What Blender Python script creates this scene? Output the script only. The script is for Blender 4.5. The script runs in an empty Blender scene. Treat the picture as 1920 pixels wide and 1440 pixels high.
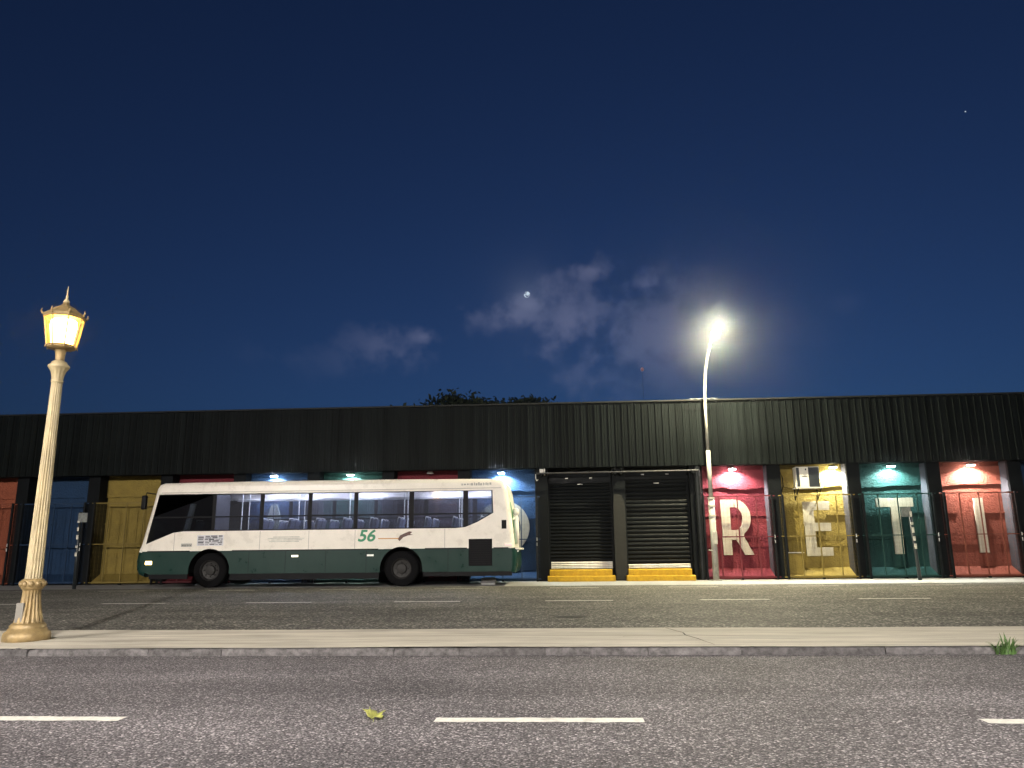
import bpy, bmesh, math, random
from mathutils import Vector, Matrix, noise as mnoise
random.seed(7)
S = bpy.context.scene
COL = S.collection
R = math.radians

# ------------------------------------------------------------------ camera, sky, light, exposure
CAM_H, YAW, PITCH, ROLL, FPX = 1.0, 0.06214, 0.21445, 0.010678, 1427.24
cd = bpy.data.cameras.new('camera'); cam = bpy.data.objects.new('camera', cd); COL.objects.link(cam)
fw = Vector((-math.sin(YAW)*math.cos(PITCH), math.cos(YAW)*math.cos(PITCH), math.sin(PITCH)))
r0 = Vector((math.cos(YAW), math.sin(YAW), 0)); u0 = r0.cross(fw)
rv = r0*math.cos(ROLL) - u0*math.sin(ROLL); uv = u0*math.cos(ROLL) + r0*math.sin(ROLL)
m = Matrix((rv, uv, -fw)).transposed().to_4x4(); m.translation = (0, 0, CAM_H)
cam.matrix_world = m
cd.sensor_width = 36; cd.lens = FPX/1920*36; cd.clip_start = .05; cd.clip_end = 20000
S.camera = cam
MOON = Vector((-.0383, .9515, .3276)).normalized()

world = bpy.data.worlds.new('World'); S.world = world; world.use_nodes = True
nt = world.node_tree; nt.nodes.clear()
def N(t, **k):
    n = nt.nodes.new(t)
    for a, b in k.items(): setattr(n, a, b)
    return n
L = lambda a, b: nt.links.new(a, b)
out = N('ShaderNodeOutputWorld'); bg = N('ShaderNodeBackground')
sky = N('ShaderNodeTexSky', sky_type='NISHITA', sun_disc=False)
sky.sun_elevation = R(-3); sky.sun_rotation = R(10); sky.altitude = 50; sky.air_density = 1.0; sky.dust_density = .3; sky.ozone_density = 4.0
hs = N('ShaderNodeHueSaturation'); hs.inputs['Saturation'].default_value = .80
L(sky.outputs[0], hs.inputs['Color'])
tc = N('ShaderNodeTexCoord')
# broken cloud round the moon: soft banks in the sky's own directions, ragged by noise, lit by the moon's glow
nm = N('ShaderNodeVectorMath', operation='NORMALIZE'); L(tc.outputs['Generated'], nm.inputs[0])
dot = N('ShaderNodeVectorMath', operation='DOT_PRODUCT'); L(nm.outputs[0], dot.inputs[0]); dot.inputs[1].default_value = MOON
glow = N('ShaderNodeMapRange', interpolation_type='SMOOTHSTEP'); L(dot.outputs['Value'], glow.inputs[0])
glow.inputs[1].default_value = math.cos(R(17)); glow.inputs[2].default_value = math.cos(R(2))
nz = N('ShaderNodeTexNoise'); nz.inputs['Scale'].default_value = 24; nz.inputs['Detail'].default_value = 7; nz.inputs['Roughness'].default_value = .58; L(nm.outputs[0], nz.inputs['Vector'])
CLOUDS = [(.050, .351, .040, .014), (.118, .330, .050, .020), (-.035, .312, .030, .016), (.150, .262, .130, .066), (.02, .290, .06, .05), (-.060, .300, .05, .02), (-.235, .258, .055, .022), (-.175, .272, .022, .010), (.345, .285, .03, .012), (-.31, .24, .07, .02), (.26, .25, .07, .03)]
acc = None
for (cx, cz, sx, sz) in CLOUDS:
    cy = math.sqrt(max(.05, 1-cx*cx-cz*cz)) if cz > -.5 else -.5
    sb = N('ShaderNodeVectorMath', operation='SUBTRACT'); L(nm.outputs[0], sb.inputs[0]); sb.inputs[1].default_value = (cx, cy, cz)
    ml = N('ShaderNodeVectorMath', operation='MULTIPLY'); L(sb.outputs[0], ml.inputs[0]); ml.inputs[1].default_value = (1/sx, .6, 1/sz)
    ln = N('ShaderNodeVectorMath', operation='LENGTH'); L(ml.outputs[0], ln.inputs[0])
    mr = N('ShaderNodeMapRange'); L(ln.outputs['Value'], mr.inputs[0]); mr.inputs[1].default_value = 2.2; mr.inputs[2].default_value = 0
    if acc is None: acc = mr.outputs[0]
    else:
        mxn = N('ShaderNodeMath', operation='MAXIMUM'); L(acc, mxn.inputs[0]); L(mr.outputs[0], mxn.inputs[1]); acc = mxn.outputs[0]
ad = N('ShaderNodeMath', operation='MULTIPLY_ADD'); L(nz.outputs[0], ad.inputs[0]); ad.inputs[1].default_value = 2.4; ad.inputs[2].default_value = -1.25
su = N('ShaderNodeMath', operation='ADD'); L(ad.outputs[0], su.inputs[0]); L(acc, su.inputs[1])
cm = N('ShaderNodeMapRange', interpolation_type='SMOOTHSTEP'); L(su.outputs[0], cm.inputs[0]); cm.inputs[1].default_value = .22; cm.inputs[2].default_value = 1.0
cl = N('ShaderNodeMath', operation='MULTIPLY'); L(cm.outputs[0], cl.inputs[0]); L(acc, cl.inputs[1])
lum = N('ShaderNodeMath', operation='MULTIPLY_ADD'); L(glow.outputs[0], lum.inputs[0]); lum.inputs[1].default_value = .85; lum.inputs[2].default_value = .10
cl2 = N('ShaderNodeMath', operation='MULTIPLY'); L(cl.outputs[0], cl2.inputs[0]); L(lum.outputs[0], cl2.inputs[1])
cadd = N('ShaderNodeMix', data_type='RGBA', blend_type='ADD'); cadd.inputs[0].default_value = 1
ccol = N('ShaderNodeMix', data_type='RGBA'); L(cl2.outputs[0], ccol.inputs[0]); ccol.inputs[6].default_value = (0, 0, 0, 1); ccol.inputs[7].default_value = (.082, .078, .100, 1)
bg.inputs['Strength'].default_value = .1
SKYGAIN = (2.2, 4.8, 6.0)
gain = N('ShaderNodeMix', data_type='RGBA', blend_type='MULTIPLY'); gain.inputs[0].default_value = 1
L(hs.outputs[0], gain.inputs[6]); gain.inputs[7].default_value = SKYGAIN + (1,)
scl = N('ShaderNodeMix', data_type='RGBA', blend_type='MULTIPLY'); scl.inputs[0].default_value = 1; L(ccol.outputs[2], scl.inputs[6]); scl.inputs[7].default_value = (10, 10, 10, 1)
L(gain.outputs[2], cadd.inputs[6]); L(scl.outputs[2], cadd.inputs[7])
L(cadd.outputs[2], bg.inputs[0]); L(bg.outputs[0], out.inputs[0])

sl = bpy.data.lights.new('moonlight', 'SUN'); so = bpy.data.objects.new('moonlight', sl); COL.objects.link(so)
sl.energy = .006; sl.angle = R(.5); sl.color = (.85, .9, 1)
so.rotation_euler = MOON.to_track_quat('Z', 'Y').to_euler()
vs = S.view_settings; vs.view_transform = 'Standard'; vs.look = 'None'; vs.exposure = 0; vs.gamma = 1; vs.use_curve_mapping = False
S.cycles.use_denoising = True; S.cycles.max_bounces = 8; S.cycles.transparent_max_bounces = 24; S.cycles.volume_bounces = 0
S.cycles.sample_clamp_indirect = 3; S.cycles.caustics_reflective = False; S.cycles.caustics_refractive = False
LAMP_FAR, LAMP_NEAR, FLOOD, LANTERN = 31.0, 150.0, 6.8, 3.2      # one gain per kind of lamp

# ------------------------------------------------------------------ materials
MATS = {}
def mat(name, col, rough=.6, metal=0, var=.15, scale=6, bump=0, bscale=30, emit=None, estr=0, stretch=None, spec=None, objrand=0, speck=0):
    if name in MATS: return MATS[name]
    M = bpy.data.materials.new(name); M.use_nodes = True; t = M.node_tree
    b = t.nodes['Principled BSDF']; b.inputs['Roughness'].default_value = rough; b.inputs['Metallic'].default_value = metal
    if spec is not None: b.inputs['Specular IOR Level'].default_value = spec
    c = tuple(col) + (1,)
    co = t.nodes.new('ShaderNodeTexCoord'); v = co.outputs['Object']
    if stretch:
        mp = t.nodes.new('ShaderNodeMapping'); mp.inputs['Scale'].default_value = stretch; t.links.new(v, mp.inputs[0]); v = mp.outputs[0]
    if var:
        n = t.nodes.new('ShaderNodeTexNoise'); n.inputs['Scale'].default_value = scale; n.inputs['Detail'].default_value = 6; n.inputs['Roughness'].default_value = .65
        t.links.new(v, n.inputs['Vector'])
        r = t.nodes.new('ShaderNodeMapRange'); r.inputs[1].default_value = .3; r.inputs[2].default_value = .7; r.inputs[3].default_value = 1-var; r.inputs[4].default_value = 1+var
        t.links.new(n.outputs[0], r.inputs[0]); fac = r.outputs[0]
        if objrand:
            oi = t.nodes.new('ShaderNodeObjectInfo'); q = t.nodes.new('ShaderNodeMapRange'); q.inputs[3].default_value = 1-objrand; q.inputs[4].default_value = 1+objrand
            t.links.new(oi.outputs['Random'], q.inputs[0]); mu = t.nodes.new('ShaderNodeMath'); mu.operation = 'MULTIPLY'
            t.links.new(fac, mu.inputs[0]); t.links.new(q.outputs[0], mu.inputs[1]); fac = mu.outputs[0]
        x = t.nodes.new('ShaderNodeMix'); x.data_type = 'RGBA'; x.blend_type = 'MULTIPLY'; x.inputs[0].default_value = 1; x.inputs[6].default_value = c
        t.links.new(fac, x.inputs[7]); res = x.outputs[2]
        if speck:
            n3 = t.nodes.new('ShaderNodeTexNoise'); n3.inputs['Scale'].default_value = 3.2; n3.inputs['Detail'].default_value = 8; n3.inputs['Roughness'].default_value = .75
            t.links.new(v, n3.inputs['Vector'])
            r3 = t.nodes.new('ShaderNodeMapRange'); r3.inputs[1].default_value = .58; r3.inputs[2].default_value = .66; t.links.new(n3.outputs[0], r3.inputs[0])
            sm = t.nodes.new('ShaderNodeMath'); sm.operation = 'MULTIPLY'; sm.inputs[1].default_value = speck; t.links.new(r3.outputs[0], sm.inputs[0])
            x3 = t.nodes.new('ShaderNodeMix'); x3.data_type = 'RGBA'; t.links.new(sm.outputs[0], x3.inputs[0]); t.links.new(res, x3.inputs[6])
            x3.inputs[7].default_value = tuple(k*.45 for k in col) + (1,); res = x3.outputs[2]
        t.links.new(res, b.inputs['Base Color'])
        rr = t.nodes.new('ShaderNodeMapRange'); rr.inputs[1].default_value = .3; rr.inputs[2].default_value = .7
        rr.inputs[3].default_value = max(.03, rough-.12); rr.inputs[4].default_value = min(1, rough+.12); t.links.new(n.outputs[0], rr.inputs[0]); t.links.new(rr.outputs[0], b.inputs['Roughness'])
    else: b.inputs['Base Color'].default_value = c
    if bump:
        n2 = t.nodes.new('ShaderNodeTexNoise'); n2.inputs['Scale'].default_value = bscale; n2.inputs['Detail'].default_value = 5; t.links.new(v, n2.inputs['Vector'])
        bp = t.nodes.new('ShaderNodeBump'); bp.inputs['Strength'].default_value = 1; bp.inputs['Distance'].default_value = bump
        t.links.new(n2.outputs[0], bp.inputs['Height']); t.links.new(bp.outputs[0], b.inputs['Normal'])
    if emit: b.inputs['Emission Color'].default_value = tuple(emit) + (1,); b.inputs['Emission Strength'].default_value = estr
    MATS[name] = M; return M

def asphalt(name, tint, gain, cell):
    M = bpy.data.materials.new(name); M.use_nodes = True; t = M.node_tree; b = t.nodes['Principled BSDF']; lk = t.links.new
    co = t.nodes.new('ShaderNodeTexCoord')
    wn = t.nodes.new('ShaderNodeTexNoise'); wn.inputs['Scale'].default_value = 40; lk(co.outputs['Object'], wn.inputs['Vector'])
    wx = t.nodes.new('ShaderNodeMix'); wx.data_type = 'VECTOR'; wx.inputs[0].default_value = .012; lk(co.outputs['Object'], wx.inputs[4]); lk(wn.outputs['Color'], wx.inputs[5])
    v = t.nodes.new('ShaderNodeTexVoronoi'); v.inputs['Scale'].default_value = 1/cell; lk(wx.outputs[1], v.inputs['Vector'])
    sp = t.nodes.new('ShaderNodeSeparateColor'); lk(v.outputs['Color'], sp.inputs[0])
    cr = t.nodes.new('ShaderNodeValToRGB'); e = cr.color_ramp; e.interpolation = 'LINEAR'
    e.elements[0].position = 0; e.elements[0].color = (.035, .035, .037, 1); e.elements[1].position = 1; e.elements[1].color = (.30, .29, .28, 1)
    for p, c in ((.35, .058), (.65, .09), (.88, .15)): q = e.elements.new(p); q.color = (c, c*.97, c*.97, 1)
    lk(sp.outputs[0], cr.inputs[0])
    gp = t.nodes.new('ShaderNodeMapRange'); gp.inputs[1].default_value = .35; gp.inputs[2].default_value = .62; gp.inputs[3].default_value = 1; gp.inputs[4].default_value = .45; lk(v.outputs['Distance'], gp.inputs[0])
    n = t.nodes.new('ShaderNodeTexNoise'); n.inputs['Scale'].default_value = .55; n.inputs['Detail'].default_value = 7; n.inputs['Roughness'].default_value = .6; lk(co.outputs['Object'], n.inputs['Vector'])
    r = t.nodes.new('ShaderNodeMapRange'); r.inputs[1].default_value = .3; r.inputs[2].default_value = .7; r.inputs[3].default_value = .72*gain; r.inputs[4].default_value = 1.25*gain; lk(n.outputs[0], r.inputs[0])
    tm = t.nodes.new('ShaderNodeMapping'); tm.inputs['Scale'].default_value = (.12, 1.1, 1); lk(co.outputs['Object'], tm.inputs[0])
    tn = t.nodes.new('ShaderNodeTexNoise'); tn.inputs['Scale'].default_value = 1.3; tn.inputs['Detail'].default_value = 5; lk(tm.outputs[0], tn.inputs['Vector'])
    tr_ = t.nodes.new('ShaderNodeMapRange'); tr_.inputs[1].default_value = .3; tr_.inputs[2].default_value = .7; tr_.inputs[3].default_value = .78; tr_.inputs[4].default_value = 1.18; lk(tn.outputs[0], tr_.inputs[0])
    m0 = t.nodes.new('ShaderNodeMath'); m0.operation = 'MULTIPLY'; lk(tr_.outputs[0], m0.inputs[0]); lk(r.outputs[0], m0.inputs[1])
    mu = t.nodes.new('ShaderNodeMath'); mu.operation = 'MULTIPLY'; lk(gp.outputs[0], mu.inputs[0]); lk(m0.outputs[0], mu.inputs[1])
    x = t.nodes.new('ShaderNodeMix'); x.data_type = 'RGBA'; x.blend_type = 'MULTIPLY'; x.inputs[0].default_value = 1; lk(cr.outputs[0], x.inputs[6]); lk(mu.outputs[0], x.inputs[7])
    x2 = t.nodes.new('ShaderNodeMix'); x2.data_type = 'RGBA'; x2.blend_type = 'MULTIPLY'; x2.inputs[0].default_value = 1; lk(x.outputs[2], x2.inputs[6]); x2.inputs[7].default_value = tuple(tint) + (1,)
    lk(x2.outputs[2], b.inputs['Base Color']); b.inputs['Roughness'].default_value = .75; b.inputs['Specular IOR Level'].default_value = .15
    bp = t.nodes.new('ShaderNodeBump'); bp.invert = True; bp.inputs['Distance'].default_value = .004; bp.inputs['Strength'].default_value = .8; lk(v.outputs['Distance'], bp.inputs['Height']); lk(bp.outputs[0], b.inputs['Normal'])
    return M

def pane_glass(name, tint, veil=.05):
    M = bpy.data.materials.new(name); M.use_nodes = True; t = M.node_tree; t.nodes.clear()
    o = t.nodes.new('ShaderNodeOutputMaterial'); mx = t.nodes.new('ShaderNodeMixShader'); tr = t.nodes.new('ShaderNodeBsdfTransparent'); gl = t.nodes.new('ShaderNodeBsdfGlossy')
    fr = t.nodes.new('ShaderNodeFresnel'); fr.inputs[0].default_value = 1.5
    tr.inputs[0].default_value = tuple(tint) + (1,); gl.inputs['Roughness'].default_value = .05; gl.inputs[0].default_value = (.9, .92, .95, 1)
    t.links.new(fr.outputs[0], mx.inputs[0]); df = t.nodes.new('ShaderNodeBsdfDiffuse'); df.inputs[0].default_value = (.66, .68, .80, 1); m2 = t.nodes.new('ShaderNodeMixShader'); m2.inputs[0].default_value = veil; t.links.new(tr.outputs[0], m2.inputs[1]); t.links.new(df.outputs[0], m2.inputs[2])  # lilac diffuse veil put into the glass for a milky, washed-out brightness
    t.links.new(m2.outputs[0], mx.inputs[1]); t.links.new(gl.outputs[0], mx.inputs[2]); t.links.new(mx.outputs[0], o.inputs[0])
    return M

def emitter(name, col, s):
    M = bpy.data.materials.new(name); M.use_nodes = True; t = M.node_tree; b = t.nodes['Principled BSDF']
    b.inputs['Base Color'].default_value = (.8, .8, .8, 1); b.inputs['Emission Color'].default_value = tuple(col) + (1,); b.inputs['Emission Strength'].default_value = s
    return M

# ------------------------------------------------------------------ mesh helpers
class MB:
    def __init__(s): s.v = []; s.f = []
    def add(s, vs, fs):
        o = len(s.v); s.v += [tuple(p) for p in vs]; s.f += [tuple(i+o for i in f) for f in fs]; return s
    def box(s, a, b):
        x0, y0, z0 = a; x1, y1, z1 = b
        return s.add([(x0,y0,z0),(x1,y0,z0),(x1,y1,z0),(x0,y1,z0),(x0,y0,z1),(x1,y0,z1),(x1,y1,z1),(x0,y1,z1)],
                     [(0,3,2,1),(4,5,6,7),(0,1,5,4),(1,2,6,5),(2,3,7,6),(3,0,4,7)])
    def tube(s, pts, rad, n=8, cap=True):
        pts = [Vector(p) for p in pts]; k = len(pts); rs = rad if isinstance(rad, (list, tuple)) else [rad]*k
        vs = []; up = None
        for i, p in enumerate(pts):
            d = (pts[min(i+1, k-1)] - pts[max(i-1, 0)]).normalized()
            if up is None: up = Vector((0, 0, 1)) if abs(d.z) < .9 else Vector((1, 0, 0))
            a = d.cross(up).normalized(); b = a.cross(d).normalized(); up = b
            for j in range(n):
                t = 2*math.pi*j/n; vs.append(p + (a*math.cos(t) + b*math.sin(t))*rs[i])
        fs = [(i*n+j, i*n+(j+1) % n, (i+1)*n+(j+1) % n, (i+1)*n+j) for i in range(k-1) for j in range(n)]
        if cap: fs += [tuple(range(n))[::-1], tuple((k-1)*n+j for j in range(n))]
        return s.add(vs, fs)
    def lathe(s, prof, n=32, c=(0, 0, 0), flute=None, caps=(True, True)):
        vs = []
        for (r, z, *fl) in prof:
            for j in range(n):
                t = 2*math.pi*j/n; rr = r
                if flute and fl and fl[0]: rr = r*(1 - fl[0]*(.5+.5*math.cos(t*flute))**2)
                vs.append((c[0]+rr*math.cos(t), c[1]+rr*math.sin(t), c[2]+z))
        k = len(prof)
        fs = [(i*n+j, i*n+(j+1) % n, (i+1)*n+(j+1) % n, (i+1)*n+j) for i in range(k-1) for j in range(n)]
        if caps[0]: fs.append(tuple(range(n))[::-1])
        if caps[1]: fs.append(tuple((k-1)*n+j for j in range(n)))
        return s.add(vs, fs)
    def quad(s, *p): return s.add(p, [tuple(range(len(p)))])
    def mesh(s, name, M, smooth=False):
        me = bpy.data.meshes.new(name); me.from_pydata(s.v, [], s.f); me.update()
        if M: me.materials.append(M)
        if smooth: me.polygons.foreach_set('use_smooth', [True]*len(me.polygons))
        return me
    def build(s, name, M, parent=None, smooth=False, bevel=0, loc=None, seg=2):
        return link(name, s.mesh(name, M, smooth), parent, bevel, loc, seg)

def link(name, me, parent=None, bevel=0, loc=None, seg=2):
    o = bpy.data.objects.new(name, me); COL.objects.link(o)
    if parent: o.parent = parent
    if loc: o.location = loc
    if bevel:
        b = o.modifiers.new('bevel', 'BEVEL'); b.width = bevel; b.segments = seg; b.limit_method = 'ANGLE'; b.angle_limit = R(35)
    return o
def empty(name, loc=(0, 0, 0)):
    o = bpy.data.objects.new(name, None); COL.objects.link(o); o.location = loc; o.empty_display_size = .2; return o
def tag(o, label, cat, group=None):
    o['label'] = label; o['category'] = cat
    if group: o['group'] = group
    return o
def struct(o): o['kind'] = 'structure'; return o
def weighted(me, ang=35):
    me.polygons.foreach_set('use_smooth', [True]*len(me.polygons))
    try: me.set_sharp_from_angle(angle=R(ang))
    except Exception: pass
    return me

def plate(outline, holes, thick, y, name, M, bev=0):
    """2-D outline in X/Z with holes, given real thickness along Y (front face at y, body behind it)."""
    cu = bpy.data.curves.new('tmp', 'CURVE'); cu.dimensions = '2D'; cu.fill_mode = 'BOTH'; cu.extrude = max(thick/2 - bev, .0005); cu.bevel_depth = bev; cu.bevel_resolution = 1; cu.offset = -bev
    for pts in [outline] + list(holes):
        sp = cu.splines.new('POLY'); sp.points.add(len(pts)-1); sp.use_cyclic_u = True
        for i, p in enumerate(pts): sp.points[i].co = (p[0], p[1], 0, 1)
    ob = bpy.data.objects.new('tmp', cu); COL.objects.link(ob)
    dg = bpy.context.evaluated_depsgraph_get(); dg.update()
    me = bpy.data.meshes.new_from_object(ob.evaluated_get(dg)); bpy.data.objects.remove(ob); bpy.data.curves.remove(cu)
    me.transform(Matrix(((1, 0, 0, 0), (0, 0, -1, y + thick/2), (0, 1, 0, 0), (0, 0, 0, 1))))
    me.name = name; me.materials.clear(); me.materials.append(M); return me

def text_mesh(txt, size, thick, name, M, shear=0, off=0):
    cu = bpy.data.curves.new('tmp', 'FONT'); cu.body = txt; cu.size = size; cu.extrude = thick/2; cu.shear = shear; cu.offset = off; cu.align_x = 'CENTER'; cu.align_y = 'CENTER'
    ob = bpy.data.objects.new('tmp', cu); COL.objects.link(ob)
    dg = bpy.context.evaluated_depsgraph_get(); dg.update()
    me = bpy.data.meshes.new_from_object(ob.evaluated_get(dg)); bpy.data.objects.remove(ob); bpy.data.curves.remove(cu)
    me.transform(Matrix(((1, 0, 0, 0), (0, 0, -1, 0), (0, 1, 0, 0), (0, 0, 0, 1)))); me.name = name; me.materials.clear(); me.materials.append(M); return me

def arc(cx, cz, r, a0, a1, n, rz=None):
    rz = rz or r
    return [(cx + r*math.cos(a0+(a1-a0)*i/n), cz + rz*math.sin(a0+(a1-a0)*i/n)) for i in range(n+1)]

# ------------------------------------------------------------------ ground, roads, median
def sheet(name, x0, x1, y0, y1, z, M, nx=1, ny=1):
    me = MB()
    for i in range(nx):
        for j in range(ny):
            a = x0+(x1-x0)*i/nx; b = x0+(x1-x0)*(i+1)/nx; c = y0+(y1-y0)*j/ny; d = y0+(y1-y0)*(j+1)/ny
            me.quad((a, c, z), (b, c, z), (b, d, z), (a, d, z))
    return struct(me.build(name, M))
A_NEAR = asphalt('coarse asphalt', (1.0, .955, .985), 2.05, .0115)
A_FAR = asphalt('worn asphalt', (1.0, .98, .86), 1.75, .03)
sheet('ground', -600, 600, -600, 600, -.03, mat('dull earth', (.06, .055, .05), .9, scale=.4, bump=.02))
near_road = sheet('road', -60, 60, -10.2, 7.76, 0, A_NEAR)
far_road = sheet('road', -60, 60, 9.56, 22.15, 0, A_FAR)
CONC_LANE = mat('pale concrete lane', (.24, .235, .22), .75, var=.22, scale=2.5, bump=.004, bscale=60, speck=.35)
lane = sheet('concrete_lane', -60, 60, 22.15, 27.0, -.004, CONC_LANE)
PAINT = mat('worn road paint', (.62, .60, .54), .7, var=.22, scale=30, speck=.5)
def dash(parent, x0, x1, y, w, z=.004):
    n = max(8, int((x1-x0)*14)); top = []; bot = []
    rg = random.Random(int(x0*100)+int(y*7))
    for i in range(n+1):
        x = x0+(x1-x0)*i/n; top.append((x, y+w/2+rg.uniform(-.09, .05)*w, z)); bot.append((x, y-w/2+rg.uniform(-.05, .09)*w, z))
    me = MB(); me.add(bot+top, [(i, i+1, n+2+i, n+1+i) for i in range(n)])
    return me.build('lane_marking', PAINT, parent)
for k in range(-4, 5): dash(near_road, -.79+3.2*k, .46+3.2*k, 4.88, .125)
for k in range(-7, 8): dash(far_road, -3.40+3.04*k, -2.06+3.04*k, 15.70, .13)
for k in range(-7, 8): dash(far_road, -3.45+3.1*k, -2.15+3.1*k, 20.9, .10)
# repaired patch and drain cover in the far road
mb = MB(); mb.add([(x+.26*math.cos(t*math.pi/8), y+.2*math.sin(t*math.pi/8), .004) for t in range(16) for x, y in ((.12, 12.05),)], [tuple(range(16))]); mb.build('manhole_cover', mat('dark iron', (.03, .03, .03), .5, .3), far_road)

MED = mat('cream median concrete', (.43, .395, .325), .8, var=.32, scale=2.2, bump=.006, bscale=25, stretch=(.35, 2.6, 1), speck=.45)
med = MB()
random.seed(3)
nx = 160; ny = 6
vs = []
for i in range(nx+1):
    for j in range(ny+1):
        x = -30+60*i/nx; y = 7.775+(9.58-7.775)*j/ny
        z = .074 + .010*mnoise.noise((x*.5, y*1.7, 1)) + (.012 if j in (2,) else 0)
        vs.append((x, y, z))
fs = [(i*(ny+1)+j, (i+1)*(ny+1)+j, (i+1)*(ny+1)+j+1, i*(ny+1)+j+1) for i in range(nx) for j in range(ny)]
o = len(vs); pass
o = len(vs); vs2 = [(-30+60*i/nx, 9.60, -.02) for i in range(nx+1)]
vs += vs2; fs += [(i*(ny+1)+ny, (i+1)*(ny+1)+ny, o+i+1, o+i) for i in range(nx)]
med.add(vs, fs)
median = struct(link('median', weighted(med.mesh('median', MED))))
KERB = mat('grey kerb stone', (.085, .08, .08), .9, var=.55, scale=14, bump=.02, bscale=30, spec=.15, objrand=.18)
joints = [-16.1, -14.9, -13.6, -12.5, -11.3, -10.1, -9.0, -7.9, -6.7, -5.41, -4.16, -3.41, -2.48, -1.67, -1.03, -.19, .80, 1.68, 3.02, 4.03, 5.1, 6.3, 7.4, 8.6, 9.7, 10.9, 12.0]
for k in range(len(joints)-1):
    a, b = joints[k]+.004, joints[k+1]-.004
    n = max(4, int((b-a)/.07)); prof = [(7.755, -.03), (7.75, .02), (7.752, .045), (7.76, .060), (7.775, .067), (7.81, .068)]
    vs = []
    for i in range(n+1):
        x = a+(b-a)*i/n; e = 0 if 0 < i < n else .010*(k*7 % 4)/3
        for (y, z) in prof:
            d = .022*mnoise.noise((x*8, y*9, z*16+k)) + .008*mnoise.noise((x*2.1, k*3.1, 0))
            vs.append((x, y + d + e, z + (.3*d if z > .05 else 0) - (e*.6 if z > .04 else 0)))
    m_ = len(prof); fs = [(i*m_+j, (i+1)*m_+j, (i+1)*m_+j+1, i*m_+j+1) for i in range(n) for j in range(m_-1)]
    fs += [tuple(range(m_)), tuple(n*m_+j for j in range(m_))[::-1]]
    me = MB().add(vs, fs).mesh('kerb_stone', KERB); link('kerb_stone', weighted(me, 50), median)
# cracks in the median
CRK = mat('crack dirt', (.03, .028, .025), .95)
MB().box((-30, 7.785, -.02), (30, 7.80, .062)).build('kerb_bed', CRK, median)
def crack(pts, w):
    me = MB(); vs = []
    for i, (x, y) in enumerate(pts):
        a = pts[max(0, i-1)]; b = pts[min(len(pts)-1, i+1)]; d = Vector((b[0]-a[0], b[1]-a[1])).normalized(); ww = w*random.uniform(.4, 1.2)
        z = .090 + .010*mnoise.noise((x*.5, y*1.7, 1))
        vs += [(x-d.y*ww, y+d.x*ww, z), (x+d.y*ww, y-d.x*ww, z)]
    me.add(vs, [(2*i, 2*i+1, 2*i+3, 2*i+2) for i in range(len(pts)-1)]); return me.build('crack', CRK, median)
crack([(1.18, 9.4), (1.24, 9.1), (1.30, 8.85), (1.29, 8.6), (1.36, 8.3), (1.40, 8.0), (1.44, 7.8)], .009)
crack([(.62, 8.52), (.85, 8.58), (1.0, 8.5), (1.22, 8.56), (1.30, 8.62), (1.6, 8.55), (1.9, 8.6)], .006)
crack([(-5.9, 8.28), (-5.2, 8.25), (-4.4, 8.3), (-3.5, 8.22), (-2.7, 8.3)], .006)

# ------------------------------------------------------------------ the long low building
PITCH_W = 2.54
XP = [-21.14, -18.58, -16.02, -13.46, -10.90, -8.34, -5.78, -3.22, -.64, 1.90, 4.42, 6.94, 9.46, 11.98, 14.50, 17.02]
YF, YB = 25.4, 25.9
ZF0, ZF1 = 3.63, 5.77
hall = tag(empty('market_hall', (0, 26, 0)), 'long low market hall with black ribbed metal fascia over coloured bays', 'building')
BLACK = mat('black masonry paint', (.0055, .0065, .0075), .6, spec=.05, var=.3, scale=4, bump=.004, bscale=40)
CLAD = mat('black ribbed sheet', (.0062, .0078, .0078), .5, .0, spec=.03, var=.28, scale=2.0, objrand=.28, stretch=(1, 1, .35))
def P(o): o.parent = hall; o.location = (o.location[0], o.location[1]-26, o.location[2]); return o
PAINTS = {'orange': (.21, .062, .034), 'blue': (.014, .034, .075), 'yellow': (.19, .14, .036), 'red': (.12, .020, .027), 'green': (.012, .039, .036), 'coral': (.16, .048, .033)}
def wallmat(c):
    return mat(c + ' wall paint', PAINTS[c], .75, var=.16, scale=3.5, bump=.022, bscale=17, speck=.18, spec=.12)
def gatemat(c):
    return mat(c + ' gate paint', tuple(k*.8 for k in PAINTS[c]), .5, var=.15, scale=8, spec=.2)
BAYS = ['yellow', 'orange', 'blue', 'yellow', 'red', 'blue', 'green', 'red', 'blue', None, None, 'red', 'yellow', 'green', 'coral', 'blue']
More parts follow.
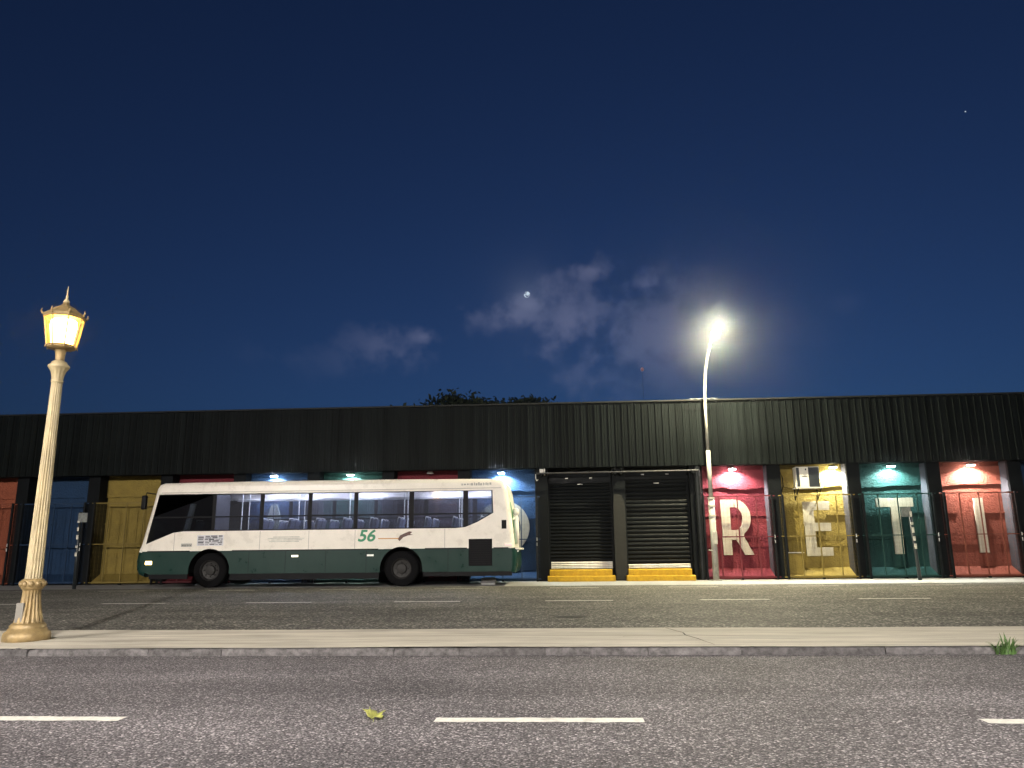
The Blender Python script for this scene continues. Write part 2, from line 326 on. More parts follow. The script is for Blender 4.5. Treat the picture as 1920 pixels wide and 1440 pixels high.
# bay k lies between XP[k-1] and XP[k]
PIERW = .21
plastlab = {}
random.seed(11)
for k in range(1, 16):
    x0, x1 = XP[k-1]+PIERW, XP[k]-PIERW; c = BAYS[k]
    if c is None:
        P(MB().box((x0, 25.95, 0), (x1, 26.05, 3.9)).build('bay_panel', BLACK)); continue
    wm = wallmat(c)
    # lower wall with two thin string ledges, ragged upper plaster band standing proud, sloped plinth
    bp = P(MB().box((x0-.05, YB, 0), (x1+.05, YB+.15, 3.9)).build('bay_panel', wm)); bp['label'] = c + ' painted bay of the hall'
    ed = []; n = 26
    for i in range(n+1):
        x = x0-.02+(x1-x0+.04)*i/n; ed.append((x, 2.93 + .035*mnoise.noise((x*3.1, k, 0)) + .02*mnoise.noise((x*11, k, 2)) - .05*max(0, math.sin((x-x0)*2.1+k))))
    P(link('plaster_band', plate([(x0-.02, 3.88)] + ed + [(x1+.02, 3.88)], [], .07, YB-.068, 'plaster_band', wm)))
    P(MB().box((x0-.02, YB-.03, 1.02), (x1+.02, YB-.002, 1.05)).build('wall_ledge', wm))
    if c != 'green': P(MB().box((x0-.02, YB-.045, 2.00), (x0+.62, YB-.002, 2.035)).build('wall_ledge', wm))
    P(MB().box((x1-.6, YB-.045, 2.00), (x1+.02, YB-.002, 2.035)).build('wall_ledge', wm))
    pl = MB(); a, b = x0-.02, x1+.02
    pl.add([(a, YF+.02, .02), (b, YF+.02, .02), (b, YF+.02, .10), (a, YF+.02, .10), (a, YB-.003, .34), (b, YB-.003, .34), (a, YB-.003, .02), (b, YB-.003, .02)], [(0, 1, 2, 3), (3, 2, 5, 4), (0, 3, 4, 6), (1, 7, 5, 2), (4, 5, 7, 6), (0, 6, 7, 1)])
    P(pl.build('plinth', wm))
    # bluish grey side reveals, lighter than the black piers
REV = mat('grey reveal', (.05, .05, .06), .8, spec=.1, var=.25, scale=5, bump=.006, bscale=30)
for k in range(0, 16):
    xc = XP[k]
    P(MB().box((xc-PIERW, YF-.04, 0), (xc+PIERW, 26.1, 3.9)).build('pier', BLACK, bevel=.012))
    if k < 15 and BAYS[k] is not None and k > 0:
        P(MB().box((xc-PIERW-.006, YF+.06, .1), (xc-PIERW-.001, YB, 3.62)).build('reveal', REV))
# soffit, core, roof deck, coping
P(MB().box((-21.5, 25.16, 3.66), (17.4, 26.2, 3.72)).build('soffit', BLACK))
P(MB().box((-21.5, 26.12, -.02), (17.4, 34, 5.6)).build('core_wall', BLACK))
P(MB().box((-21.5, 25.12, 5.62), (17.4, 34.1, 5.70)).build('roof_deck', mat('grey roof felt', (.05, .05, .05), .9)))
x = -21.5
while x < 17.3:
    P(MB().box((x, 25.02, 5.745), (x+3.17, 25.20, 5.80)).build('coping', mat('coping sheet', (.012, .013, .013), .5, spec=.1), bevel=.008)); x += 3.18
# ribbed cladding, sheet by sheet
PW = .222
cm_ = MB(); pr = [(0, 25.10), (.030, 25.10), (.036, 25.062), (.052, 25.062), (.058, 25.10), (.112, 25.104), (.118, 25.092), (.128, 25.092), (.134, 25.104), (PW-.006, 25.10), (PW-.004, 25.12)]
vs = []
for (xx, yy) in pr: vs += [(xx, yy-26, ZF0), (xx, yy-26, ZF1)]
cm_.add(vs, [(2*i, 2*i+2, 2*i+3, 2*i+1) for i in range(len(pr)-1)])
cl_me = cm_.mesh('cladding_panel', CLAD)
n = int((17.3+21.5)/PW)
for i in range(n):
    o = bpy.data.objects.new('cladding_panel', cl_me); COL.objects.link(o); o.parent = hall
    o.location = (-21.5+PW*i, random.uniform(-.004, .004), random.uniform(-.006, .006))
P(MB().box((-21.5, 25.13, ZF0-.01), (17.4, 25.16, ZF1-.02)).build('fascia_backing', BLACK))
# downpipe beside the red R bay
dp = MB(); dp.tube([(4.44, 25.22, .02), (4.44, 25.22, 3.6)], .105, 14); dp.tube([(4.44, 25.22, 1.15), (4.44, 25.22, 1.22)], .12, 14); dp.tube([(4.44, 25.22, 2.7), (4.44, 25.22, 2.77)], .12, 14)
P(dp.build('downpipe', mat('black pipe paint', (.006, .007, .008), .4, spec=.15), smooth=False))
# grey repaired render patch on the pier between the shutters
pp = [(1.72, .03)] + [(1.71+.012*math.sin(z*9), z) for z in (.6, 1.2, 1.9, 2.5)] + [(1.74, 2.74), (1.86, 2.76), (1.98, 2.70), (2.06, 2.52), (2.085, 2.2), (2.08, 1.2), (2.09, .03)]
pm = plate(pp, [], .006, 25.352, 'render_patch', mat('grey render patch', (.022, .022, .0205), .8, spec=.1, var=.2, scale=6, bump=.003)); P(link('render_patch', pm))

# ------------------------------------------------------------------ roller shutters, guard bar, yellow steps
SLATM = mat('dark shutter slat', (.0036, .0045, .0052), .45, .0, spec=.06, var=.2, scale=5, objrand=.2)
BARE = mat('bare pale slat', (.62, .60, .55), .5, .1, var=.18, scale=9)
def shutter(x0, x1, pitch, label, bare):
    t = tag(empty('roller_shutter', ((x0+x1)/2, 25.7, 0)), label, 'shutter', 'roller shutters of the hall'); w = (x1-x0)/2
    def slat(h, M):
        mb = MB(); pr = []
        for i in range(7):
            a = math.pi*i/6; pr.append((-.022*math.sin(a), h*(.06+.88*i/6)))
        pr = [(.012, 0)] + pr + [(.012, h)]
        mb.add([q for (y, z) in pr for q in ((-w, y, z), (w, y, z))], [(2*i, 2*i+1, 2*i+3, 2*i+2) for i in range(len(pr)-1)])
        return mb.mesh('slat', M)
    sm = slat(pitch, SLATM); z = .37
    for h in bare: link('slat', slat(h, BARE), t, loc=(0, 0, z)); z += h
    rg = random.Random(5)
    while z < 3.16:
        o = link('slat', sm, t, loc=(0, rg.uniform(-.004, .004), z)); o.rotation_euler = (rg.uniform(-.05, .05), 0, 0); z += pitch
    MB().box((-w, -.12, z), (w, .1, 3.36)).build('shutter_box', SLATM, t, bevel=.01)
    MB().box((-w, -.13, z-.03), (w, -.05, z+.03)).build('box_lip', SLATM, t, bevel=.005)
    for s in (-1, 1): MB().box((s*w-.03, -.06, .36), (s*w+.03, .06, 3.36)).build('guide_rail', BLACK, t)
    MB().box((-.08, -.06, z+.17-.3 if False else 3.10), (.1, -.045, 3.125)).build('handle', BARE, t)
    for s in (-.35, .3): MB().box((s*w*1.2-.05, -.135, z+.12), (s*w*1.2+.05, -.121, z+.15)).build('bracket', BARE, t)
    return t
shutter(-.40, 1.66, .112, 'dark roller shutter beside the blue O bay, wide pale bottom slats', [.05, .05, .06, .07])
shutter(2.12, 4.18, .138, 'dark roller shutter beside the red R bay, thin pale bottom slats', [.05, .035, .05])
YEL = mat('yellow step paint', (.36, .215, .014), .65, spec=.2, var=.25, scale=7, bump=.006, bscale=26, speck=.5)
for x0, x1, lab in ((-.48, 1.66, 'yellow painted double step under the shutter next to the blue bay'), (2.02, 4.16, 'yellow painted double step under the shutter next to the drainpipe')):
    t = tag(empty('loading_step', ((x0+x1)/2, 25, 0)), lab, 'step', 'yellow loading steps'); w = (x1-x0)/2
    for nm, a, b, y0, y1, z0, z1 in (('lower_step', -w, w, -.12, .34, 0, .17), ('upper_step', -w+.07, w-.09, .02, .6, .172, .36)):
        mb = MB(); nn = 16; vs = []
        for i in range(nn+1):
            x = a+(b-a)*i/nn; d = .014*mnoise.noise((x*4+x0, z1*9, 0)); d2 = .012*mnoise.noise((x*5, z1, 7+x0))
            vs += [(x, y0+d2, z0), (x, y0+d2*.5, z1-.025+d), (x, y0+.03+d2, z1+d), (x, y1, z1), (x, y1, z0)]
        mb.add(vs, [(i*5+j, (i+1)*5+j, (i+1)*5+(j+1) % 5, i*5+(j+1) % 5) for i in range(nn) for j in range(5)] + [tuple(range(5)), tuple(nn*5+j for j in range(5))[::-1]])
        link(nm, weighted(mb.mesh(nm, YEL), 40), t)
STEEL = mat('dull steel', (.35, .35, .34), .4, .8, var=.2)
t = tag(empty('guard_bar', (1.85, 25.05, 3.46)), 'long horizontal pipe across the tops of both shutters', 'pipe')
MB().tube([(-2.65, .0, -.02), (2.62, 0, .0)], .028, 10).build('pipe', mat('dark bar paint', (.05, .05, .055), .35, .4), t)
for xx in (-2.5, -.07, .12, 2.45): MB().box((xx-.035, -.02, -.09), (xx+.035, .31, -.03)).build('bracket', BLACK, t, bevel=.006)
for xx in (-.08, .14): MB().tube([(xx, -.03, .09), (xx, .31, .09)], .035, 10).build('bolt', BLACK, t)
t = tag(empty('junction_box', (-.62, 25.3, 3.5)), 'small white box on the pier beside the blue O bay', 'box')
MB().box((-.07, -.06, -.02), (.06, .058, .12)).build('casing', BARE, t, bevel=.012); MB().box((.07, -.05, -.10), (.115, .058, .13)).build('mounting_strip', BARE, t, bevel=.01)
MB().tube([(-.2, -.02, -.06), (-.2, -.03, -.2), (-.17, -.03, -.28), (-.12, -.03, -.24)], .014, 8).build('hook', BARE, t)

# ------------------------------------------------------------------ gates
GN = {1: 'orange', 2: 'blue'}
def gate(k, c, label):
    x0, x1 = XP[k-1]+.06, XP[k]-.06; w = (x1-x0)/2
    t = tag(empty('security_gate', ((x0+x1)/2, 25.28, 0)), label, 'gate', 'security gates across the bays')
    G = gatemat(c); Bk = mat('black gate post paint', (.006, .007, .008), .45, .0, spec=.12, var=.2)
    zt = 2.62 if k > 8 else 2.70
    for z, h in ((zt, .035), (1.33, .028), (.07, .04)):
        MB().box((-w, -.018, z-h/2), (w, .018, z+h/2)).build('rail', G, t)
    bm_ = MB().box((-.016, -.014, .092), (.016, .014, zt-.019)).mesh('bar', G)
    for i in range(1, 4): link('bar', bm_, t, loc=(-w+2*w*i/4, 0, 0))
    pm_ = MB().box((-.03, -.03, .0), (.03, .03, zt+.03)).mesh('post', Bk)
    for s in (-1, 1): link('post', pm_, t, loc=(s*(w-.11), -.052, 0))
    wm = MB(); z = .13
    while z < zt-.03:
        wm.box((-w+.03, .0195, z), (w-.03, .0235, z+.0035)); z += .042
    x = -w+.03
    while x < w:
        wm.box((x, .024, .09), (x+.0025, .027, zt)); x += .12
    o = wm.build('wire_mesh', G, t); o['kind'] = 'stuff'
    for z in (1.28, 1.12): MB().tube([(w-.11, -.1, z), (w-.11, -.1, z+.1)], .018, 8).build('hinge', STEEL, t)
    MB().box((-.035, -.05, .0), (.035, .04, .05)).build('foot', Bk, t)
    return t
glab = {1: ('orange', 'orange security gate at the photo\'s far edge, beyond the ornamental lamp'), 2: ('blue', 'dark blue security gate behind the ornamental lamp post'), 3: ('yellow', 'yellow security gate in front of the bus nose'),
        4: ('red', 'red security gate hidden behind the front of the bus'), 5: ('blue', 'blue security gate before the letter A, behind the bus'), 6: ('green', 'green security gate behind the middle of the bus'),
        7: ('red', 'red security gate behind the rear wheel of the bus'), 8: ('blue', 'blue security gate before the letter O at the bus tail'), 11: ('red', 'red security gate before the letter R'),
        12: ('yellow', 'yellow security gate before the letter E'), 13: ('green', 'dark green security gate before the letter T'), 14: ('coral', 'coral security gate before the letter I')}
for k, (c, lab) in glab.items(): gate(k, c, lab)
BAYS[1] = 'orange'

# ------------------------------------------------------------------ letters on the walls
LET = mat('cream letter board', (.36, .33, .265), .6, spec=.1, var=.12, scale=6)
YL = 25.72
def letter(name, x, z, pieces, label, th=.07, ring=None):
    t = tag(empty(name, (x, YL, z)), label, 'letter', 'big cream letters on the hall')
    for i, (ol, holes) in enumerate(pieces):
        link('letter_piece', plate(ol, holes, th, 0, 'letter_piece', LET, .004), t)
    return t
bowl = arc(.44, 1.19, .50, math.pi/2, -1.02, 22, .59)
inner = arc(.44, 1.16, .235, -math.pi/2, math.pi/2, 18, .37)
letter('wall_letter', 5.24, .76, [
    ([(0, .60), (.425, .60), (.425, .79), (.285, .79), (.285, 1.53), (.425, 1.53), (.425, 1.78), (0, 1.78)], []),
    (bowl + [(.68, .60), (.445, .60)] + [(max(.445, a), b) for a, b in inner], []),
    ([(0, 0), (.28, 0), (.28, .48), (.425, .48), (.425, .565), (0, .565)], []),
    ([(.445, .565), (.69, .565), (.97, 0), (.68, 0), (.445, .46)], [])], 'cream stencil letter R on the red bay')
letter('wall_letter', 7.88, .70, [([(0, 0), (.84, 0), (.84, .27), (.33, .27), (.33, .79), (.84, .79), (.84, 1.05), (.33, 1.05), (.33, 1.46), (.84, 1.46), (.84, 1.74), (0, 1.74)], [])], 'cream block letter E on the yellow bay under the cooler')
letter('wall_letter', 10.22, .74, [([(.44, 0), (.73, 0), (.73, 1.49), (1.17, 1.49), (1.17, 1.78), (0, 1.78), (0, 1.49), (.44, 1.49)], [])], 'cream block letter T on the green bay')
letter('wall_letter', 13.29, .76, [([(0, 0), (.28, 0), (.28, 1.72), (0, 1.72)], [])], 'cream plain bar letter I on the coral bay')
letter('wall_letter', -1.95, 1.74, [(arc(-.012, 0, .87, math.pi/2, 3*math.pi/2, 28) + arc(-.012, 0, .57, 3*math.pi/2, math.pi/2, 28), []), (arc(.012, 0, .87, -math.pi/2, math.pi/2, 28) + arc(.012, 0, .57, math.pi/2, -math.pi/2, 28), [])], 'cream ring letter O on the blue bay at the bus tail')
letter('wall_letter', -9.78, .82, [([(-.62, 0), (-.30, 0), (-.22, .30), (-.012, .30), (-.012, 1.78), (-.10, 1.78)], []), ([(.62, 0), (.30, 0), (.22, .30), (.012, .30), (.012, 1.78), (.10, 1.78)], [])], 'cream letter A on a blue bay, seen through the bus windows')

# ------------------------------------------------------------------ flood lamps over the bays
HOUS = mat('flood lamp casing', (.12, .12, .12), .5, .3)
def flood(x, z, watt, col, label, on=True, y=25.56):
    t = tag(empty('flood_lamp', (x, y, z)), label, 'lamp', 'flood lamps over the bays')
    mb = MB(); mb.add([(-.11, -.06, .03), (.11, -.06, .03), (.11, .09, .03), (-.11, .09, .03), (-.07, -.03, .10), (.07, -.03, .10), (.07, .05, .10), (-.07, .05, .10)], [(0, 3, 2, 1), (4, 5, 6, 7), (0, 1, 5, 4), (1, 2, 6, 5), (2, 3, 7, 6), (3, 0, 4, 7)])
    mb.build('casing', HOUS if on else BARE, t, bevel=.008)
    MB().box((-.03, .06, .05), (.03, .27, .085)).build('arm', HOUS, t)
    MB().box((-.095, -.05, .012), (.095, .08, .028)).build('lens', emitter('flood lens', col, 60*FLOOD) if on else mat('unlit lens', (.3, .3, .3), .2), t)
    if on:
        l = bpy.data.lights.new('flood_light', 'SPOT'); l.energy = watt*FLOOD; l.color = col; l.spot_size = R(150); l.spot_blend = .45; l.shadow_soft_size = .035
        lo = bpy.data.objects.new('flood_light', l); COL.objects.link(lo); lo.parent = t; lo.location = (0, .02, -.03); lo.rotation_euler = (R(16), 0, 0)
    return t
flood(-9.79, 3.52, 150, (.80, .92, 1.0), 'lit bluish flood lamp over the A bay above the bus')
flood(-7.13, 3.52, 120, (.86, 1.0, .94), 'lit flood lamp over the green bay above the bus roof')
flood(-4.40, 3.52, 0, (1, 1, 1), 'unlit pale flood lamp over the dark red bay above the bus', False)
flood(-1.98, 3.50, 130, (.72, .88, 1.0), 'lit bluish flood lamp over the blue O bay')
flood(5.66, 3.50, 120, (1.0, .90, .86), 'lit flood lamp over the red R bay')
flood(8.90, 3.50, 150, (1.0, .97, .80), 'lit warm flood lamp beside the cooler over the yellow bay')
flood(10.76, 3.50, 100, (.82, 1.0, .96), 'lit flood lamp over the green T bay')
flood(13.28, 3.50, 130, (1.0, .93, .84), 'lit flood lamp over the coral I bay')

# ------------------------------------------------------------------ cooler, meter box, conduits in the yellow bay
t = tag(empty('air_conditioner', (8.0, 25.3, 2.84)), 'white air conditioner on a wall bracket in the yellow E bay', 'air conditioner')
ACW = mat('aged white casing', (.66, .63, .54), .5, var=.12, scale=8); DARKG = mat('dark grille', (.02, .025, .03), .5)
MB().box((-.37, 0, .03), (.37, .36, .70)).build('casing', ACW, t, bevel=.015)
for z in [i*.045+.08 for i in range(13)]: MB().box((.04, -.012, z), (.33, -.002, z+.03)).build('slat', DARKG, t)
MB().box((.02, -.008, .05), (.35, -.0015, .68)).build('grille', DARKG, t); MB().box((-.365, -.006, .06), (-.27, -.0015, .67)).build('side_grille', DARKG, t)
MB().box((-.2, -.012, .38), (-.02, -.0015, .40)).build('badge', DARKG, t); MB().box((-.08, -.008, .58), (-.04, -.0015, .64)).build('switch', DARKG, t)
MB().box((-.40, -.04, 0), (.44, .45, .03)).build('shelf', ACW, t)
for s in (-.34, .38): MB().tube([(s, -.02, .0), (s, .42, -.34)], .016, 6).build('brace', BLACK, t); MB().tube([(s, .42, 0), (s, .42, -.36)], .016, 6).build('brace', BLACK, t)
t = tag(empty('meter_cabinet', (7.45, 25.62, .12)), 'yellow textured cabinet low in the corner of the E bay', 'cabinet')
MB().box((-.24, -.12, 0), (.24, .2, .66)).build('body', wallmat('yellow'), t, bevel=.012); MB().box((-.27, -.15, .68), (.27, .2, .71)).build('lid', ACW, t); MB().box((-.21, -.127, .04), (.21, -.121, .62)).build('door', wallmat('yellow'), t, bevel=.002)
t = tag(empty('conduit', (7.3, 25.8, 0)), 'bent black cable run down the corner of the yellow bay', 'conduit')
MB().tube([(-.08, 0, 2.4), (-.09, -.02, 3.2), (-.04, -.03, 3.42), (.03, -.02, 3.2), (.02, -.02, 2.95), (-.06, 0, 2.7)], .016, 6).build('cable', BLACK, t)
MB().tube([(.02, 0, .8), (.0, 0, 2.2), (-.07, 0, 2.8)], .014, 6).build('cable', BLACK, t)
MB().tube([(.42, -.15, .1), (.42, -.15, 3.6)], .022, 8).build('pipe', gatemat('yellow'), t)

# ------------------------------------------------------------------ far street light and its twins on the near side
POLE = mat('grey cream pole paint', (.30, .29, .25), .6, .0, var=.3, scale=3, bump=.003, bscale=30, speck=.35)
GLOBE = emitter('street lamp bowl', (1.0, .93, .72), 1.0)
def street_light(loc, rz, label, watt, col, dx=0, tall=1):
    t = tag(empty('street_light', loc), label, 'street light', 'tall curved street lights'); t.rotation_euler.z = rz
    # local: arm reaches towards -Y
    MB().tube([(0, 0, 0), (0, 0, 2.55)], .098, 16).build('lower_post', POLE, t, smooth=True)
    MB().tube([(0, 0, 2.55), (0, 0, 4.05)], .068, 14).build('middle_post', POLE, t, smooth=True)
    MB().tube([(0, 0, 4.05), (0, 0, 5.5), (.01+dx*.1, -.04, 6.0), (.02+dx*.2, -.16, 6.5), (.04+dx*.5, -.42, 6.95), (.06+dx*.8, -.85, 7.32), (.08+dx, -1.35, 7.5)], [.05, .048, .046, .043, .04, .038, .036], 12).build('arm', POLE, t, smooth=True)
    for z in (2.5, 2.25, 1.95): MB().tube([(0, 0, z), (0, 0, z+.06)], .115, 14).build('clamp', POLE, t)
    MB().tube([(0, 0, 0), (0, 0, .03)], .17, 12).build('base_plate', POLE, t)
    MB().box((-.02, -.14, 1.1), (.09, -.085, 1.5)).build('hatch', POLE, t, bevel=.01)
    MB().tube([(-.04, -.02, .9), (-.2, -.06, .93)], .02, 6).build('bracket', POLE, t)
    if dx:
        cb = [(-.48+.09*i, .02+.012*(i % 2), 5.76+.012*(-1)**i) for i in range(11)]; MB().tube(cb, [.016 if i % 2 else .008 for i in range(11)], 6).build('roof_tie', STEEL, t)
    h = MB(); hx = .08+dx
    prof = [(.03, -1.30, .05), (.075, -1.40, .07), (.13, -1.62, .09), (.14, -1.85, .085), (.10, -2.05, .06), (.03, -2.12, .02)]
    vs = []
    for (w, y, hh) in prof:
        for j in range(10):
            a = math.pi*j/9; vs.append((hx+w*math.cos(a), y, 7.5 + hh*math.sin(a)))
    h.add(vs, [(i*10+j, i*10+j+1, (i+1)*10+j+1, (i+1)*10+j) for i in range(5) for j in range(9)] + [(i*10, (i+1)*10, (i+1)*10+9, i*10+9) for i in range(5)])
    lum = h.build('luminaire', mat('luminaire casing', (.3, .3, .3), .5, .2), t, smooth=True)
    b = MB(); vs = []; fs = []
    for i in range(6):
        a = math.pi/2*i/5
        for j in range(16):
            q = 2*math.pi*j/16; vs.append((hx+.115*math.cos(a)*math.cos(q), -1.75+.2*math.cos(a)*math.sin(q), 7.49-.11*math.sin(a)))
    b.add(vs, [(i*16+j, i*16+(j+1) % 16, (i+1)*16+(j+1) % 16, (i+1)*16+j) for i in range(5) for j in range(16)])
    E_ = emitter('street lamp bowl', col, watt)
    b.build('bowl', E_, lum, smooth=True)
    return t
street_light((4.75, 24.72, 0), 0, 'tall curved street light standing before the red R bay', 300*LAMP_FAR, (1.0, .91, .60), .06)
street_light((1.0, -13.5, .1), math.pi, 'tall curved street light behind the camera on the near side', 330*LAMP_NEAR, (1.0, .93, .86)).scale = (1.2, 1.2, 1.2)
street_light((-19.0, -13.5, .1), math.pi, 'second near side street light, further up the road', 330*LAMP_NEAR, (1.0, .93, .86)).scale = (1.2, 1.2, 1.2)
sheet('pavement', -60, 60, -18, -10.2, .1, mat('grey pavement', (.3, .29, .27), .85, scale=3, bump=.004))

# ------------------------------------------------------------------ ornamental lamp post on the median
BRONZE = mat('golden brown cast iron', (.24, .17, .075), .5, .25, var=.4, scale=9, bump=.004, bscale=40)
CREAM = mat('cream painted cast iron', (.35, .285, .16), .5, .05, var=.5, scale=7, bump=.002, bscale=40, stretch=(1, 1, .3), speck=.3)
t = tag(empty('lamp_post', (-5.93, 8.45, .085)), 'ornate fluted lamp post with a lit octagonal lantern on the median', 'lamp post')
MB().lathe([(.235, -.03), (.235, .05), (.225, .085), (.20, .10), (.19, .125), (.178, .13), (.182, .15), (.168, .17), (.15, .185)], 40).build('base', BRONZE, t).data.polygons.foreach_set('use_smooth', [True]*(8*40+2))
sh = MB().lathe([(.148, .18, .0), (.142, .20, .13), (.122, .28, .14), (.103, .38, .14), (.093, .47, .14), (.091, .52, .1), (.094, .535, 0)], 144, flute=16).build('lower_shaft', BRONZE, t)
weighted(sh.data, 60)
MB().box((-.075, -.128, .19), (.01, -.098, .40)).build('access_door', mat('grey door paint', (.16, .15, .13), .7), t, bevel=.006)
MB().lathe([(.09, .53), (.108, .545), (.118, .57), (.120, .60), (.116, .635), (.104, .65), (.086, .655)], 32).build('collar', BRONZE, t, smooth=True)
for j in range(10):
    a = 2*math.pi*j/10+.15; m_ = MB().lathe([(.01, -.02), (.028, -.012), (.034, 0), (.028, .012), (.01, .02)], 10).build('rosette', BRONZE, t, smooth=True)
    m_.rotation_euler = (math.pi/2, 0, a+math.pi/2); m_.location = (.118*math.cos(a), .118*math.sin(a), .60)
weighted(MB().lathe([(.086, .65, .0), (.086, .66, .13), (.074, 1.7, .14), (.058, 2.88, .14), (.057, 2.92, 0)], 144, flute=16).build('shaft', CREAM, t).data, 60)
MB().lathe([(.06, 2.90), (.066, 2.91), (.066, 2.93), (.060, 2.94)], 28).build('astragal', CREAM, t, smooth=True)
weighted(MB().lathe([(.060, 2.935, 0), (.066, 2.98, .1), (.082, 3.04, .1), (.108, 3.08, .05), (.116, 3.09, 0), (.116, 3.11, 0), (.098, 3.125, 0), (.085, 3.14, 0), (.082, 3.155, 0), (.055, 3.17, 0)], 72, flute=12).build('capital', CREAM, t).data, 60)
MB().lathe([(.055, 3.16), (.05, 3.19), (.052, 3.25), (.062, 3.30), (.078, 3.315), (.155, 3.325), (.16, 3.335), (.15, 3.345)], 32).build('neck', BRONZE, t, smooth=True)
lan = empty('lantern', (0, 0, 0)); lan.parent = t
AM = bpy.data.materials.new('amber lantern glass'); AM.use_nodes = True; tt = AM.node_tree; tt.nodes.clear()
o1 = tt.nodes.new('ShaderNodeOutputMaterial'); m1 = tt.nodes.new('ShaderNodeMixShader'); m1.inputs[0].default_value = .55
tr1 = tt.nodes.new('ShaderNodeBsdfTransparent'); tr1.inputs[0].default_value = (1, .80, .42, 1); em1 = tt.nodes.new('ShaderNodeEmission'); em1.inputs[0].default_value = (1.0, .56, .14, 1)
tcn = tt.nodes.new('ShaderNodeTexCoord'); nn_ = tt.nodes.new('ShaderNodeTexNoise'); nn_.inputs['Scale'].default_value = 9; tt.links.new(tcn.outputs['Object'], nn_.inputs['Vector'])
rp = tt.nodes.new('ShaderNodeMapRange'); rp.inputs[1].default_value = .3; rp.inputs[2].default_value = .7; rp.inputs[3].default_value = 1.2; rp.inputs[4].default_value = 2.4; tt.links.new(nn_.outputs[0], rp.inputs[0]); tt.links.new(rp.outputs[0], em1.inputs[1])
tt.links.new(tr1.outputs[0], m1.inputs[1]); tt.links.new(em1.outputs[0], m1.inputs[2]); tt.links.new(m1.outputs[0], o1.inputs[0])
MB().lathe([(.05, 3.36), (.115, 3.375), (.128, 3.48), (.145, 3.60), (.135, 3.67), (.04, 3.695)], 20).build('mantle', emitter('lamp mantle', (1.0, .66, .25), 30*LANTERN), lan, smooth=True)
rb, rt, zb, zt = .158, .218, 3.35, 3.70
def oc(r, z, j): a = 2*math.pi*(j)/8 - math.pi/2; return (r*math.cos(a), r*math.sin(a), z)
for j in range(8):
    MB().quad(oc(rb-.006, zb, j), oc(rb-.006, zb, j+1), oc(rt-.006, zt, j+1), oc(rt-.006, zt, j)).build('pane', AM, lan)
for j in range(8):
    MB().tube([oc(rb, zb-.01, j), oc(rt, zt+.01, j)], .0075, 6).build('glazing_bar', BRONZE, lan)
for z, r, rad in ((zb, rb, .012), (zt, rt, .014)): MB().tube([oc(r, z, j) for j in range(9)], rad, 6).build('ring_frame', BRONZE, lan)
mb = MB()
prof = [(rt+.012, zt+.005), (rt+.018, zt+.03), (.17, zt+.075), (.115, zt+.125), (.06, zt+.155), (.045, zt+.17), (.03, zt+.20)]
mb.add([oc(r, z, j) for (r, z) in prof for j in range(8)], [(i*8+j, i*8+(j+1) % 8, (i+1)*8+(j+1) % 8, (i+1)*8+j) for i in range(len(prof)-1) for j in range(8)] + [tuple(range(8))[::-1]])
roof_ = mb.build('lantern_roof', BRONZE, t)
for j in range(8):
    a = oc(rt+.012, zt+.02, j); b2 = oc(rt+.032, zt+.05, j); c2 = oc(rt+.026, zt+.085, j)
    MB().tube([a, b2, c2], [.014, .011, .003], 6).build('crest', BRONZE, roof_)
    a = oc(rb+.0, zb, j); b2 = oc(rb+.02, zb-.03, j); MB().tube([a, b2], [.012, .004], 6).build('drop', BRONZE, roof_)
MB().lathe([(.034, zt+.195), (.038, zt+.21), (.02, zt+.235), (.012, zt+.26), (.015, zt+.275), (.010, zt+.29), (.004, zt+.40), (.001, zt+.41)], 14).build('finial', CREAM, t, smooth=True)
# ------------------------------------------------------------------ city bus
BX = 0
bus = tag(empty('city_bus', (-7, 23.65, 0)), 'white and dark green city bus numbered 56 driving along the hall', 'bus')
WHITE = mat('cream white bus paint', (.76, .71, .62), .32, var=.06, scale=2.5, spec=.5, speck=.12)
GREEN = mat('dark green bus paint', (.0075, .030, .024), .35, spec=.2, var=.12, scale=2.5, speck=.1)
LGREEN = mat('bright green rear paint', (.06, .30, .10), .4)
FAINT = mat('seam grey', (.28, .26, .23), .6)  # even grey shared by panel seams and gutter strip
RUB = mat('black rubber trim', (.006, .006, .007), .5, spec=.1); UNDER = mat('underbody black', (.006, .006, .006), .8, spec=.05)
def B(o): o.parent = bus; o.location = (o.location[0]+7, o.location[1]-23.65, o.location[2]); return o
YN, YR = 22.40, 24.90
OUT = [(-12.38, .32), (-12.56, .40), (-12.63, .55), (-12.645, .8), (-12.61, 1.06), (-12.53, 1.30), (-12.42, 1.80), (-12.30, 2.35), (-12.225, 2.74), (-12.19, 2.92), (-12.12, 3.03), (-11.98, 3.085),
       (-9.0, 3.10), (-5.0, 3.09), (-1.95, 3.06), (-1.74, 3.03), (-1.62, 2.94), (-1.56, 2.74), (-1.47, 2.1), (-1.40, 1.5), (-1.36, 1.07), (-1.31, .98), (-1.30, .55), (-1.36, .36)]
RR = .15
def normals(pts):
    ns = []
    for i in range(len(pts)):
        a = Vector(pts[max(0, i-1)]); b = Vector(pts[min(len(pts)-1, i+1)]); d = (b-a).normalized(); ns.append(Vector((d.y, -d.x)))
    return ns     # inward
NS = normals(OUT)
